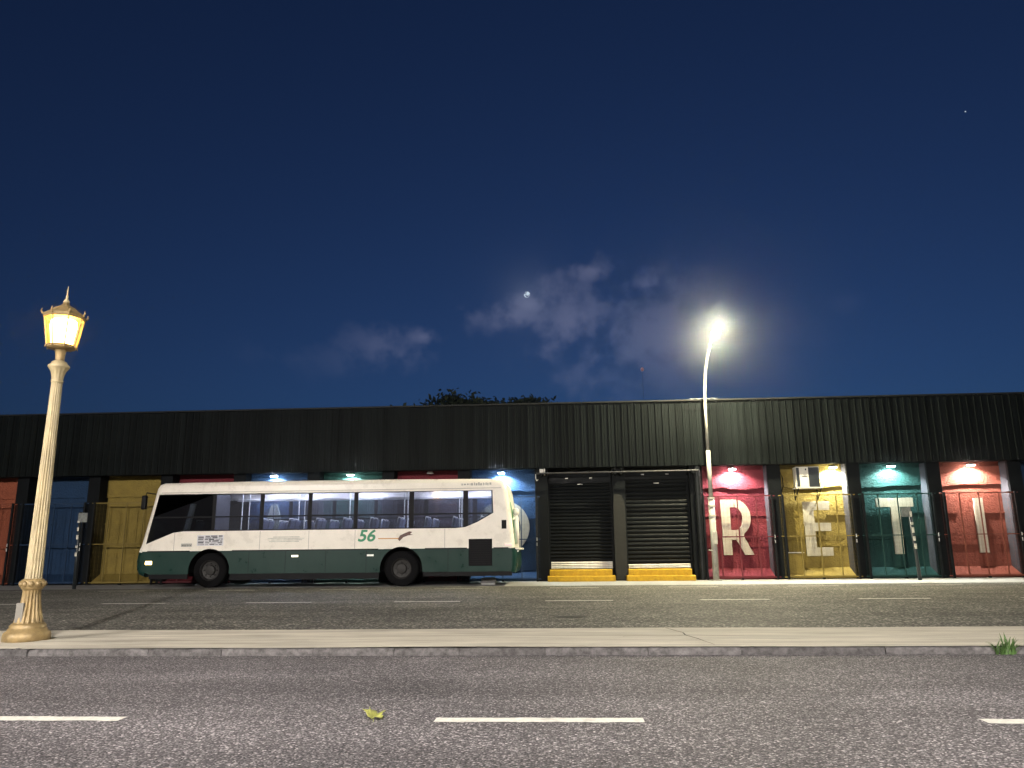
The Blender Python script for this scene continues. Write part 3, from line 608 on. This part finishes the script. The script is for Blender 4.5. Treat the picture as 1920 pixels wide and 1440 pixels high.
def skin(i0, i1, name, M, part=None):
    ring = []
    for s in range(6):
        a = math.pi/2*s/5; ring.append((YN + RR*(1-math.sin(a)), RR*(1-math.cos(a))))       # a=0 middle, a=90 at side
    ring = ring[::-1]; ring = [(YN+RR*(1-math.cos(math.pi/2*s/5)), RR*(1-math.sin(math.pi/2*s/5))) for s in range(6)]
    ring += [(YN+YR-y, e) for (y, e) in ring[::-1]]
    if part == 'near': ring = ring[:6]
    elif part == 'far': ring = ring[6:]
    elif part == 'mid': ring = ring[5:7]
    vs = []; k = len(ring)
    for i in range(i0, i1+1):
        for (y, e) in ring: p = Vector(OUT[i]) + NS[i]*e; vs.append((p.x, y, p.y))
    return B(link(name, weighted(MB().add(vs, [(i*k+j, i*k+j+1, (i+1)*k+j+1, (i+1)*k+j) for i in range(i1-i0) for j in range(k-1)]).mesh(name, M), 60)))
skin(0, 4, 'front_bumper', GREEN); skin(4, 5, 'front_panel', WHITE)
WS = pane_glass('tinted bus glass', (.30, .34, .36), .008); WIN = pane_glass('bus window glass', (.68, .71, .76), .03)
skin(5, 8, 'windscreen', WS, 'mid'); skin(5, 8, 'front_pillar', WHITE, 'near'); skin(5, 8, 'front_pillar', WHITE, 'far'); skin(8, 17, 'roof', WHITE); skin(17, 20, 'rear_panel', WHITE); skin(20, 23, 'rear_bumper', GREEN)
INS = [(Vector(p)+n*RR) for p, n in zip(OUT, NS)]
def zcut(i, z):   # point on the inset outline edge i-1..i at height z
    a, b = INS[i-1], INS[i]; t_ = (z-a.y)/(b.y-a.y); return (a.x+(b.x-a.x)*t_, z)
WHEELS = (-10.39, -4.67); WZ, WRAD, ARCH = .50, .50, .62
ZB = 1.06
def arch_pts(cx, z, rev=False):
    h = math.asin((z-WZ)/ARCH); a = arc(cx, WZ, ARCH, math.pi-h, h, 14); return a
# white side panel: outline above ZB (wheel arches cut in), window band hole
up = [zcut(5, ZB) if INS[4].y < ZB else tuple(INS[4])] + [tuple(p) for p in INS[5:20]] + [zcut(20, ZB)]
bottom = []
for cx in WHEELS: bottom += arch_pts(cx, ZB)
white_ol = up + bottom[::-1]
band = [(-12.10, 2.74), (-2.0, 2.72), (-1.98, 2.06), (-2.45, 1.80), (-2.8, 1.66), (-3.1, 1.635), (-11.25, 1.635), (-11.55, 1.60), (-12.36, 1.27)]
sk_top = ZB-.004
front_i = [tuple(p) for p in INS[1:5] if p.y < sk_top-.02]
green_ol = [(-12.25, .40)] + front_i + [zcut(5, sk_top) if INS[4].y < sk_top else zcut(4, sk_top)]
for cx in WHEELS: green_ol += arch_pts(cx, sk_top)
green_ol += [(-1.50, sk_top), (-1.45, .98), (-1.45, .5), (-1.5, .40)]
for cx in WHEELS[::-1]: h = math.asin((.40-WZ)/ARCH); green_ol += arc(cx, WZ, ARCH, h, 0, 2)[:2] + arc(cx, WZ, ARCH, math.pi, math.pi-h, 2)[1:]
# green outline with arches: build as three separate polygons between the arches
def green_plate(xa, xb, capA=None, capB=None):
    pts = []
    def side(cx, s):   # arch edge from bottom to top on side s (-1: left edge of arch, +1: right edge)
        lo = math.asin((.40-WZ)/ARCH); hi = math.asin((sk_top-WZ)/ARCH); q = [(cx+s*ARCH*math.cos(lo+(hi-lo)*i/10), WZ+ARCH*math.sin(lo+(hi-lo)*i/10)) for i in range(11)]; return q
    A = capA if capA else side(xa, 1); Bp = capB if capB else side(xb, -1)
    return A + Bp[::-1]
gcapA = [(-12.2, .40)] + [tuple(p) for p in INS[1:5] if .41 < p.y < sk_top] + [(INS[4].x+.01, sk_top)]
gcapB = [(-1.50, .40), (-1.45, .52), (-1.45, .98), (-1.51, sk_top)]
bays_x = [(-12.36, -10.40), (-10.30, -8.95), (-8.83, -7.49), (-7.37, -6.11), (-5.99, -4.46), (-4.32, -2.86), (-2.72, -2.0)]
for y, front in ((YN, True), (YR-.03, False)):
    B(link('side_panel', plate(white_ol, [band], .03, y, 'side_panel', WHITE)))
    for (a, b, ca, cb) in ((0, WHEELS[0], gcapA, None), (WHEELS[0], WHEELS[1], None, None), (WHEELS[1], 0, None, gcapB)):
        B(link('skirt_panel', plate(green_plate(a, b, ca, cb), [], .03, y, 'skirt_panel', GREEN)))
    B(MB().box((-9.75, y+.02 if front else y, .22), (-5.32, y+.05 if front else y+.03, .396)).build('lower_skirt', RUB))
    B(MB().box((-4.03, y+.02 if front else y, .28), (-1.45, y+.05 if front else y+.03, .396)).build('lower_skirt', RUB))
    B(MB().box((-12.2, y+.02 if front else y, .26), (-11.03, y+.05 if front else y+.03, .396)).build('lower_skirt', RUB))
    # window band: black bonded frame with panes
    holes = []; panes = []
    zt_, zm, zb_ = 2.705, 2.05, 1.665
    for i, (a, b) in enumerate(bays_x):
        if i == 0: fr = [[(-12.12, zt_), (b, zt_), (b, zm+.02), (-12.20, zm+.02)], [(-12.21, zm-.02), (b, zm-.02), (b, zb_), (-11.3, zb_), (-12.30, 1.32)]]
        elif i == 6: fr = [[(a, zt_), (b-.03, zt_), (b-.02, 2.07), (a, 2.07)], [(a, 2.03), (-2.10, 2.03), (-2.45, 1.83), (a, 1.70)]]
        else: fr = [[(a, zt_), (b, zt_), (b, zm+.02), (a, zm+.02)], [(a, zm-.02), (b, zm-.02), (b, zb_), (a, zb_)]]
        holes += fr; panes.append(fr)
    wf = B(link('window_frame', plate(band, holes, .02, y+.006, 'window_frame', RUB)))
    for i, fr in enumerate(panes):
        for q in fr: link('pane', plate(q, [], .004, y+.014, 'pane', WS if i == 0 else WIN), wf)
# wheels
def wheel(cx, y, s):
    w = empty('wheel', (cx, y, WZ)); B(w)
    prof = [(.30, -.13), (.44, -.14), (.485, -.12), (.50, -.09), (.50, .09), (.485, .12), (.44, .14), (.30, .13)]
    ty = MB().lathe(prof, 36, caps=(False, False)).build('tyre', mat('tyre rubber', (.006, .006, .0065), .85, spec=.05), w, smooth=True); ty.rotation_euler.x = math.pi/2
    rm = MB().lathe([(.31, -.10), (.31, .11), (.295, .13), (.275, .115), (.255, .05), (.15, .035), (.13, .10), (.05, .11)], 28, caps=(False, True)).mesh('rim', mat('grey wheel rim', (.028, .027, .026), .5, .1, spec=.15))
    rm = link('rim', weighted(rm, 50), w); rm.rotation_euler.x = math.pi/2 if s < 0 else -math.pi/2
    for j in range(8):
        a = 2*math.pi*j/8; MB().tube([(.19*math.cos(a), s*.03, .19*math.sin(a)), (.19*math.cos(a), s*.075, .19*math.sin(a))], .018, 6).build('wheel_nut', RUB, w)
for cx in WHEELS:
    wheel(cx, YN+.20, -1); wheel(cx, YR-.20, 1)
    for y0, y1 in ((YN+.022, YN+.5), (YR-.5, YR-.022)):
        mb = MB(); a_ = arc(cx, WZ, ARCH+.005, -.1, math.pi+.1, 18); mb.add([q for (x, z) in a_ for q in ((x, y0, z), (x, y1, z))], [(2*i, 2*i+1, 2*i+3, 2*i+2) for i in range(18)]); wa = B(mb.build('wheel_arch', UNDER)); yy_ = y1 if y0 < 23 else y0; MB().box((cx-ARCH, yy_-.004, .4), (cx+ARCH, yy_+.004, 1.14)).build('arch_back', UNDER, wa)
# chassis, floor, interior
B(MB().box((-12.1, YN+.55, .38), (-1.6, YR-.55, .60)).build('chassis', UNDER))
B(MB().box((-9.7, YN+.06, .42), (-5.35, YN+.5, .58)).build('fuel_tank', UNDER))
INT = mat('grey bus interior', (.55, .56, .62), .6); 
for a, b in ((-12.3, -11.03), (-9.74, -5.32), (-4.02, -1.55)): B(MB().box((a, YN+.04, .84), (b, YR-.04, .90)).build('floor', INT))
B(MB().box((-11.03, YN+.52, .84), (-9.74, YR-.52, .90)).build('floor', INT)); B(MB().box((-5.32, YN+.52, .84), (-4.02, YR-.52, .90)).build('floor', INT))
B(MB().box((-12.0, YN+.16, 2.90), (-1.75, YR-.16, 2.93)).build('ceiling', INT))
TUBE = emitter('bus ceiling light', (.76, .78, 1.0), 110)
for y in (YN+.55, YR-.55):
    for x0, x1 in ((-9.7, -8.9), (-8.4, -7.5), (-6.7, -5.7), (-4.2, -3.3), (-2.9, -2.3)): B(MB().box((x0, y-.06, 2.86), (x1, y+.06, 2.895)).build('ceiling_light', TUBE))
SEAT = mat('blue grey bus seat', (.075, .085, .12), .7, var=.3); POLEY = mat('pale hand rail', (.55, .55, .50), .35, .3)
def seat(x, y):
    s_ = empty('seat', (x, y, .90)); B(s_)
    MB().box((-.22, -.21, .38), (.20, .21, .47)).build('cushion', SEAT, s_, bevel=.03)
    bk = MB().box((-.04, -.21, 0), (.04, .21, .62)).build('backrest', SEAT, s_, bevel=.03); bk.location = (.2, 0, .44); bk.rotation_euler.y = R(12)
    MB().tube([(.27, -.18, .85), (.30, -.18, 1.08), (.30, .18, 1.08), (.27, .18, .85)], .018, 8).build('grab_handle', POLEY, s_)
    (MB().box((-.1, -.04, .001), (.1, .04, .38)).build('pedestal', INT, s_) if min(abs(x-c_) for c_ in WHEELS) > .75 or 22.95 < y < 24.35 else None)
x = -9.2
while x < -2.1:
    for y in (YN+.32, YN+.76, YR-.76, YR-.32): seat(x, y)
    x += .82
seat(-11.35, YN+.6)
B(MB().box((-10.42, YN+.1, 1.16), (-10.37, YN+1.15, 2.85)).build('driver_partition', mat('dark partition', (.03, .03, .035), .5)))
B(MB().box((-11.9, YN+.12, 2.45), (-10.43, YN+.16, 2.70)).build('sun_blind', RUB))
B(MB().box((-12.0, YN+.2, .90), (-11.75, YR-.3, 1.45)).build('dashboard', RUB))
sw = MB().tube([(.22*math.cos(2*math.pi*i/20), .22*math.sin(2*math.pi*i/20), 0) for i in range(21)], .018, 6).build('steering_wheel', RUB); sw.location = (-11.68, YN+.6, 1.62); sw.rotation_euler.y = R(35); B(sw)
for y in (YN+.98, YR-.98):
    B(MB().tube([(-10.3, y, 2.60), (-1.9, y, 2.60)], .018, 8).build('hand_rail', POLEY))
    for x in (-9.9, -8.1, -6.5, -4.8, -3.1): B(MB().tube([(x, y, .9), (x, y, 2.89)], .018, 8).build('stanchion', POLEY))
B(MB().box((-1.8, YN+.2, .9), (-1.75, YR-.2, 1.9)).build('rear_bulkhead', INT))
for x in (-11.5, -8.9, -7.43, -6.05, -3.4): B(MB().box((x-.006, YN-.0015, 1.07), (x+.006, YN-.0003, 1.62)).build('panel_seam', FAINT))
for x in (-9.2, -8.1, -6.9, -5.7, -3.3): B(MB().box((x-.006, YN-.0015, .42), (x+.006, YN-.0003, 1.03)).build('panel_seam', RUB))
for a, b in ((-12.3, -11.0), (-9.72, -5.35), (-3.98, -2.75), (-1.98, -1.55)): B(MB().box((a, YN-.008, 1.045), (b, YN-.0005, 1.075)).build('rub_strip', RUB))
B(MB().box((-12.0, YN-.004, 2.775), (-1.75, YN-.0005, 2.79)).build('gutter_strip', FAINT))
# lamps, grille, mirror, marks on the side
B(MB().box((-12.33, YN-.012, .68), (-12.13, YN+.01, .78)).build('turn_signal', emitter('amber signal', (1.0, .70, .22), 9), bevel=.02))
for x in (-7.82, -5.58): B(MB().box((x-.10, YN-.012, .86), (x+.10, YN-.001, .915)).build('marker_lamp', emitter('side marker', (1.0, .93, .70), 1.6 if x < -7 else .25), bevel=.005))
gr = B(MB().box((-2.70, YN-.006, .56), (-2.02, YN-.001, 1.32)).build('engine_grille', mat('grille black', (.006, .006, .007), .6, spec=.05)))
for i in range(11): MB().box((-2.67+7, YN-.016-23.65, .60+i*.063), (-2.05+7, YN-.007-23.65, .63+i*.063)).build('slat', RUB, None).parent = gr
for o_ in gr.children: o_.location = (-7-0, 23.65, 0)
for o_ in gr.children: o_.location = (-gr.location[0], -gr.location[1], 0); o_.location = (0, 0, 0); o_.data.transform(Matrix.Translation((-7, 23.65, 0)))
MK = mat('bus number green', (.02, .22, .10), .5)
num = B(link('route_number', text_mesh('56', .46, .002, 'route_number', MK, .22, .012), loc=(-5.72, YN-.002, 1.43))); num.scale = (1.12, 1, 1)
B(MB().box((-5.36, YN-.003, 1.345), (-4.76, YN-.0005, 1.372)).build('stripe', mat('orange stripe', (.5, .24, .04), .5)))
br = [(0, 0), (.06, .10), (.16, .15), (.34, .22), (.42, .20), (.36, .14), (.45, .12), (.30, .10), (.16, .05), (.05, -.06)]
B(link('emblem', plate([(-4.78+x, 1.34+z) for x, z in br], [], .002, YN-.003, 'emblem', mat('brown emblem', (.10, .05, .04), .6))))
STK = mat('sticker dark print', (.05, .05, .06), .6, var=.3, scale=20); STW = mat('sticker white', (.6, .6, .62), .6)
st = B(MB().box((-10.80, YN-.003, 1.21), (-10.0, YN-.0005, 1.52)).build('notice_board', STW))
random.seed(2)
mb = MB()
for i in range(6):
    x = 0
    while x < .72:
        w = random.uniform(.05, .2); mb.box((-10.77+x, YN-.0045, 1.235+i*.047), (-10.77+min(.74, x+w), YN-.0032, 1.235+i*.047+random.choice((.014, .026, .036)))); x += w+random.uniform(.015, .05)
mb.build('notice_print', STK, None); bpy.data.objects['notice_print'].parent = st; bpy.data.objects['notice_print'].location = (0, 0, 0)
FA = mat('faded grey print', (.36, .36, .32), .6, var=.3, scale=15)
def script_print(x0, x1, z, h, name, M):
    mb = MB(); x = x0
    while x < x1:
        w = random.uniform(.02, .07); mb.box((x, YN-.003, z+random.uniform(0, .2)*h), (x+w, YN-.0005, z+h*random.uniform(.6, 1))); x += w+random.uniform(.01, .03)
    return B(mb.build(name, M))
mb = MB()
for i, (a, b) in enumerate(((-8.62, -7.72), (-8.55, -7.62), (-8.66, -7.56), (-8.5, -7.7))): mb.box((a, YN-.003, 1.30+i*.042), (b, YN-.0005, 1.325+i*.042))
B(mb.build('faded_lettering', mat('washed out print', (.48, .48, .42), .6, var=.3, scale=9))); script_print(-2.92, -2.05, 2.86, .09, 'maker_lettering', FA)
B(MB().box((-11.28, YN-.003, 1.19), (-10.95, YN-.0005, 1.28)).build('side_plate', FA))
script_print(-11.25, -10.98, 1.20, .05, 'plate_print', STK)
B(MB().box((-12.62, YN-.02, 2.30), (-12.48, YN+.12, 2.72)).build('side_mirror', RUB, bevel=.03)); B(MB().tube([(-12.18, YN+.15, 2.75), (-12.5, YN+.05, 2.80), (-12.55, YN+.04, 2.6)], .018, 8).build('mirror_arm', RUB))
# rear: green window strip, white vertical fairing, lamps
rp = [(-1.60, 2.62), (-1.50, 2.1), (-1.43, 1.5), (-1.40, 1.16)]
mb = MB(); mb.add([q for (x, z) in rp for q in ((x+.045, YN+.16, z), (x+.045, YN+.62, z))], [(2*i, 2*i+1, 2*i+3, 2*i+2) for i in range(3)]); B(mb.build('rear_window_strip', LGREEN))
B(MB().lathe([(.05, -.42), (.085, -.40), (.09, .0), (.075, .32), (.06, .36), (.05, .40), (.085, .42), (.10, .48), (.09, .56), (.04, .60)], 16, (-1.34, YN+.36, 1.60)).build('lamp_column', WHITE, smooth=True))
B(MB().tube([(-1.36, YN+.34, 1.92), (-1.50, YN+.12, 1.84)], [.035, .022], 8).build('lamp_arm', WHITE))
for z, M, h in ((1.12, emitter('tail red', (1, .12, .06), .25), .045), (1.165, emitter('tail amber', (1, .5, .1), .3), .03)): B(MB().box((-1.66, YN-.02+.012, z), (-1.44, YN+.1, z+h)).build('tail_lamp', M, bevel=.008))
B(MB().box((-1.42, YN+.1, 1.0), (-1.22, YR-.1, 1.06)).build('rear_bumper_lip', WHITE, bevel=.02)); B(MB().box((-1.34, YN+.28, .94), (-1.285, YN+.5, .985)).build('plate_lamp', emitter('rear plate lamp', (1, .95, .8), .6)))
B(MB().box((-1.74, YN-.004, 1.60), (-1.60, YN+.02, 1.85)).build('rear_vent', RUB))

# ------------------------------------------------------------------ small street things
DKP = mat('dark pole paint', (.02, .025, .027), .4, .2)
def sign_pole(loc, lean, h, label, side):
    t = tag(empty('sign_pole', loc), label, 'pole', 'short poles at the roadside')
    MB().tube([(0, 0, 0), (lean*.45, 0, h*.45), (lean, 0, h)], [.055, .045, .04], 10).build('pole', DKP, t, smooth=True)
    MB().box((lean-.02 if side > 0 else lean-.26, -.06, h-.30), (lean+.26 if side > 0 else lean+.02, -.047, h-.02)).build('plate', mat('scuffed sign plate', (.12, .13, .12), .5, var=.5, scale=12), t)
    rg = random.Random(h)
    for i in range(5):
        z = h*(.42+.11*i); x = lean*z/h; MB().box((x-.035, -.062, z), (x+.03, -.05, z+rg.uniform(.05, .16))).build('sticker', mat('torn pale sticker', (.45, .43, .36), .7, var=.4, scale=20), t)
    return t
sign_pole((10.56, 24.0, 0), -.08, 2.15, 'dark sign pole in front of the green T bay', -1)
sign_pole((-14.5, 22.5, 0), -.05, 2.25, 'dark sign pole in front of the dark blue bay', 1)
t = tag(empty('concrete_block', (-2.2, 23.2, 0)), 'grey concrete block on the ground under the bus tail', 'block')
MB().box((-.21, -.12, -.004), (.21, .12, .2)).build('block', mat('grey block', (.26, .26, .25), .9, bump=.01), t, bevel=.015); MB().box((-.23, -.14, .06), (.23, -.118, .1)).build('strap', mat('dark strap', (.06, .06, .06), .7), t)
# fallen leaf: five-lobed, curled
def leaf_mesh():
    bm = bmesh.new(); n = 60; c = bm.verts.new((0, 0, .006)); ring1 = []; ring2 = []
    for i in range(n):
        a = 2*math.pi*i/n; lob = .060*(.62+.38*abs(math.cos(2.5*(a-math.pi/2)))**.7) + .004*math.sin(11*a) + .003*math.sin(23*a+1)
        for ring, f in ((ring1, .55), (ring2, 1)):
            x, y = lob*f*math.cos(a)*1.15, lob*f*math.sin(a)*1.0; z = .006 + 2.6*(x*x)*.8*f - 1.2*y*y + .008*math.sin(4*a+1)*f + (.022*f if x < -.02 else 0) + .012*f
            ring.append(bm.verts.new((x, y, max(.002, z))))
    for i in range(n):
        j = (i+1) % n; bm.faces.new((c, ring1[i], ring1[j])); bm.faces.new((ring1[i], ring2[i], ring2[j], ring1[j]))
    me = bpy.data.meshes.new('fallen_leaf'); bm.to_mesh(me); bm.free(); me.materials.append(mat('yellow green leaf', (.24, .245, .06), .55, var=.25, scale=40)); return weighted(me, 80)
t = tag(empty('fallen_leaf', (-1.17, 4.90, .0)), 'yellow green lobed leaf lying on the near asphalt', 'leaf')
o = link('blade', leaf_mesh(), t); o.modifiers.new('s', 'SOLIDIFY').thickness = .0012; o.rotation_euler = (R(14), 0, R(20)); o.location.z = .012
MB().tube([(0, 0, .012), (.01, -.05, .008), (.02, -.10, .006)], [.0025, .002, .0015], 6).build('stalk', mat('leaf stalk', (.3, .33, .08), .6), t)
# grass tuft at the kerb
random.seed(21)
def tuft(loc, n, h, label):
    mb = MB()
    for i in range(n):
        a = random.uniform(0, 2*math.pi); l = h*random.uniform(.5, 1.15); sp = random.uniform(.25, .95); bx, by = random.uniform(-.09, .09), random.uniform(-.03, .03); w = random.uniform(.004, .009); pts = []
        for s in range(6):
            u = s/5; rr = sp*l*u**1.2; pts.append((bx+rr*math.cos(a), by+rr*math.sin(a)*.7, l*(u*1.1-u*u*.75*sp)+.0))
        vs = []
        for s, p in enumerate(pts):
            ww = w*(1-(s/5)**2)+.0006; vs += [(p[0]-math.sin(a)*ww, p[1]+math.cos(a)*ww, p[2]), (p[0]+math.sin(a)*ww, p[1]-math.cos(a)*ww, p[2]+.001)]
        mb.add(vs, [(2*s, 2*s+1, 2*s+3, 2*s+2) for s in range(5)])
    o = mb.build('grass_tuft', mat('tuft green', (.06, .12, .03), .55, var=.3, scale=15), loc=loc); return tag(o, label, 'grass')
tuft((4.10, 7.745, .0), 70, .20, 'spiky green grass tuft growing at the median kerb')

# ------------------------------------------------------------------ trees beyond the roof, far mast, moon, star
LEAF = mat('dark foliage', (.012, .018, .009), .6, var=.3, scale=2); BARK = mat('bark', (.06, .045, .03), .9)
def tree(loc, h, rad, label, seed):
    rg = random.Random(seed); t = tag(empty('tree', loc), label, 'tree', 'trees beyond the hall')
    tr = MB(); tr.tube([(0, 0, 0), (.1, 0, h*.35), (0, .1, h*.7), (.1, 0, h*.9)], [.3, .24, .15, .05], 10); lob = []
    for i in range(11):
        a = rg.uniform(0, 6.28); rr = rad*rg.uniform(.45, 1); z = h*rg.uniform(.84, .98); e = (rr*math.cos(a), rr*math.sin(a), z)
        tr.tube([(0, 0, h*.45), (e[0]*.5, e[1]*.5, h*.45+(z-h*.45)*.6), e], [.12, .07, .02], 6); lob.append(e)
    tr.build('trunk', BARK, t, smooth=True)
    cr = MB(); lob.append((0, 0, h*.95))
    for i in range(15000):
        c = rg.choice(lob); d = Vector((rg.gauss(0, 1), rg.gauss(0, 1), rg.gauss(0, .5)))*rad*.25; p = Vector(c)+d; s = rg.uniform(.10, .2)
        u = Vector((rg.uniform(-1, 1), rg.uniform(-1, 1), rg.uniform(-1, 1))).normalized(); v = u.orthogonal().normalized()
        cr.quad(p-u*s, p+v*s*.5, p+u*s, p-v*s*.5)
    cr.build('crown', LEAF, t)
tree((-5.2, 40, 0), 8.45, 2.5, 'dark leafy tree beyond the hall roof, broader of two', 1)
tree((-3.0, 41, 0), 8.75, 1.8, 'dark leafy tree beyond the hall roof, narrower of two', 5)
t = tag(empty('radio_mast', (18, 160, 0)), 'thin far radio mast with a faint red beacon above the roof', 'mast')
mb = MB().tube([(0, 0, 0), (0, 0, 38)], [.12, .02], 6)
mb.build('mast_tube', mat('dark mast steel', (.05, .05, .055), .6), t)
MB().lathe([(.05, 0), (.28, .1), (.36, .4), (.28, .75), (.05, .9)], 12, (0, 0, 38.0)).build('beacon', emitter('mast beacon', (1.0, .42, .45), .16), t, smooth=True)
bm = bmesh.new(); bmesh.ops.create_uvsphere(bm, u_segments=24, v_segments=16, radius=24); me = bpy.data.meshes.new('moon'); bm.to_mesh(me); bm.free()
MM = bpy.data.materials.new('veiled moon'); MM.use_nodes = True; q = MM.node_tree; q.nodes.clear()
o_ = q.nodes.new('ShaderNodeOutputMaterial'); e1 = q.nodes.new('ShaderNodeEmission'); e1.inputs[0].default_value = (.75, .9, 1, 1); e1.inputs[1].default_value = 1
t1 = q.nodes.new('ShaderNodeBsdfTransparent'); mx = q.nodes.new('ShaderNodeMixShader'); tcn = q.nodes.new('ShaderNodeTexCoord'); nz_ = q.nodes.new('ShaderNodeTexNoise'); nz_.inputs['Scale'].default_value = .035; nz_.inputs['Detail'].default_value = 3
rp_ = q.nodes.new('ShaderNodeMapRange'); rp_.inputs[1].default_value = .45; rp_.inputs[2].default_value = .7; q.links.new(tcn.outputs['Object'], nz_.inputs['Vector']); q.links.new(nz_.outputs[0], rp_.inputs[0]); q.links.new(rp_.outputs[0], mx.inputs[0])
q.links.new(t1.outputs[0], mx.inputs[1]); q.links.new(e1.outputs[0], mx.inputs[2]); q.links.new(mx.outputs[0], o_.inputs[0]); me.materials.append(MM)
mo = link('moon', me, loc=tuple(MOON*6000)); mo.visible_shadow = True; tag(mo, 'small pale moon behind broken cloud', 'moon')
bm = bmesh.new(); bmesh.ops.create_icosphere(bm, subdivisions=1, radius=5); me = bpy.data.meshes.new('star'); bm.to_mesh(me); bm.free(); me.materials.append(emitter('star light', (.8, .9, 1), .6))
tag(link('star', me, loc=tuple(Vector((.5422, .9377, .5564)).normalized()*6000)), 'single bright star high in the night sky', 'star')

# ------------------------------------------------------------------ thin night haze that carries the lamps' halos
HZ = bpy.data.materials.new('night haze'); HZ.use_nodes = True; q = HZ.node_tree; q.nodes.clear()
o_ = q.nodes.new('ShaderNodeOutputMaterial'); v_ = q.nodes.new('ShaderNodeVolumePrincipled'); v_.inputs['Color'].default_value = (.9, .92, 1, 1); v_.inputs['Density'].default_value = .0006; v_.inputs['Anisotropy'].default_value = .97
q.links.new(v_.outputs[0], o_.inputs['Volume'])
hz = MB().box((-620, -620, -1.03), (620, 620, 42)).build('haze', HZ); hz['kind'] = 'stuff'; hz['label'] = 'thin night haze filling the street'; hz['category'] = 'haze'
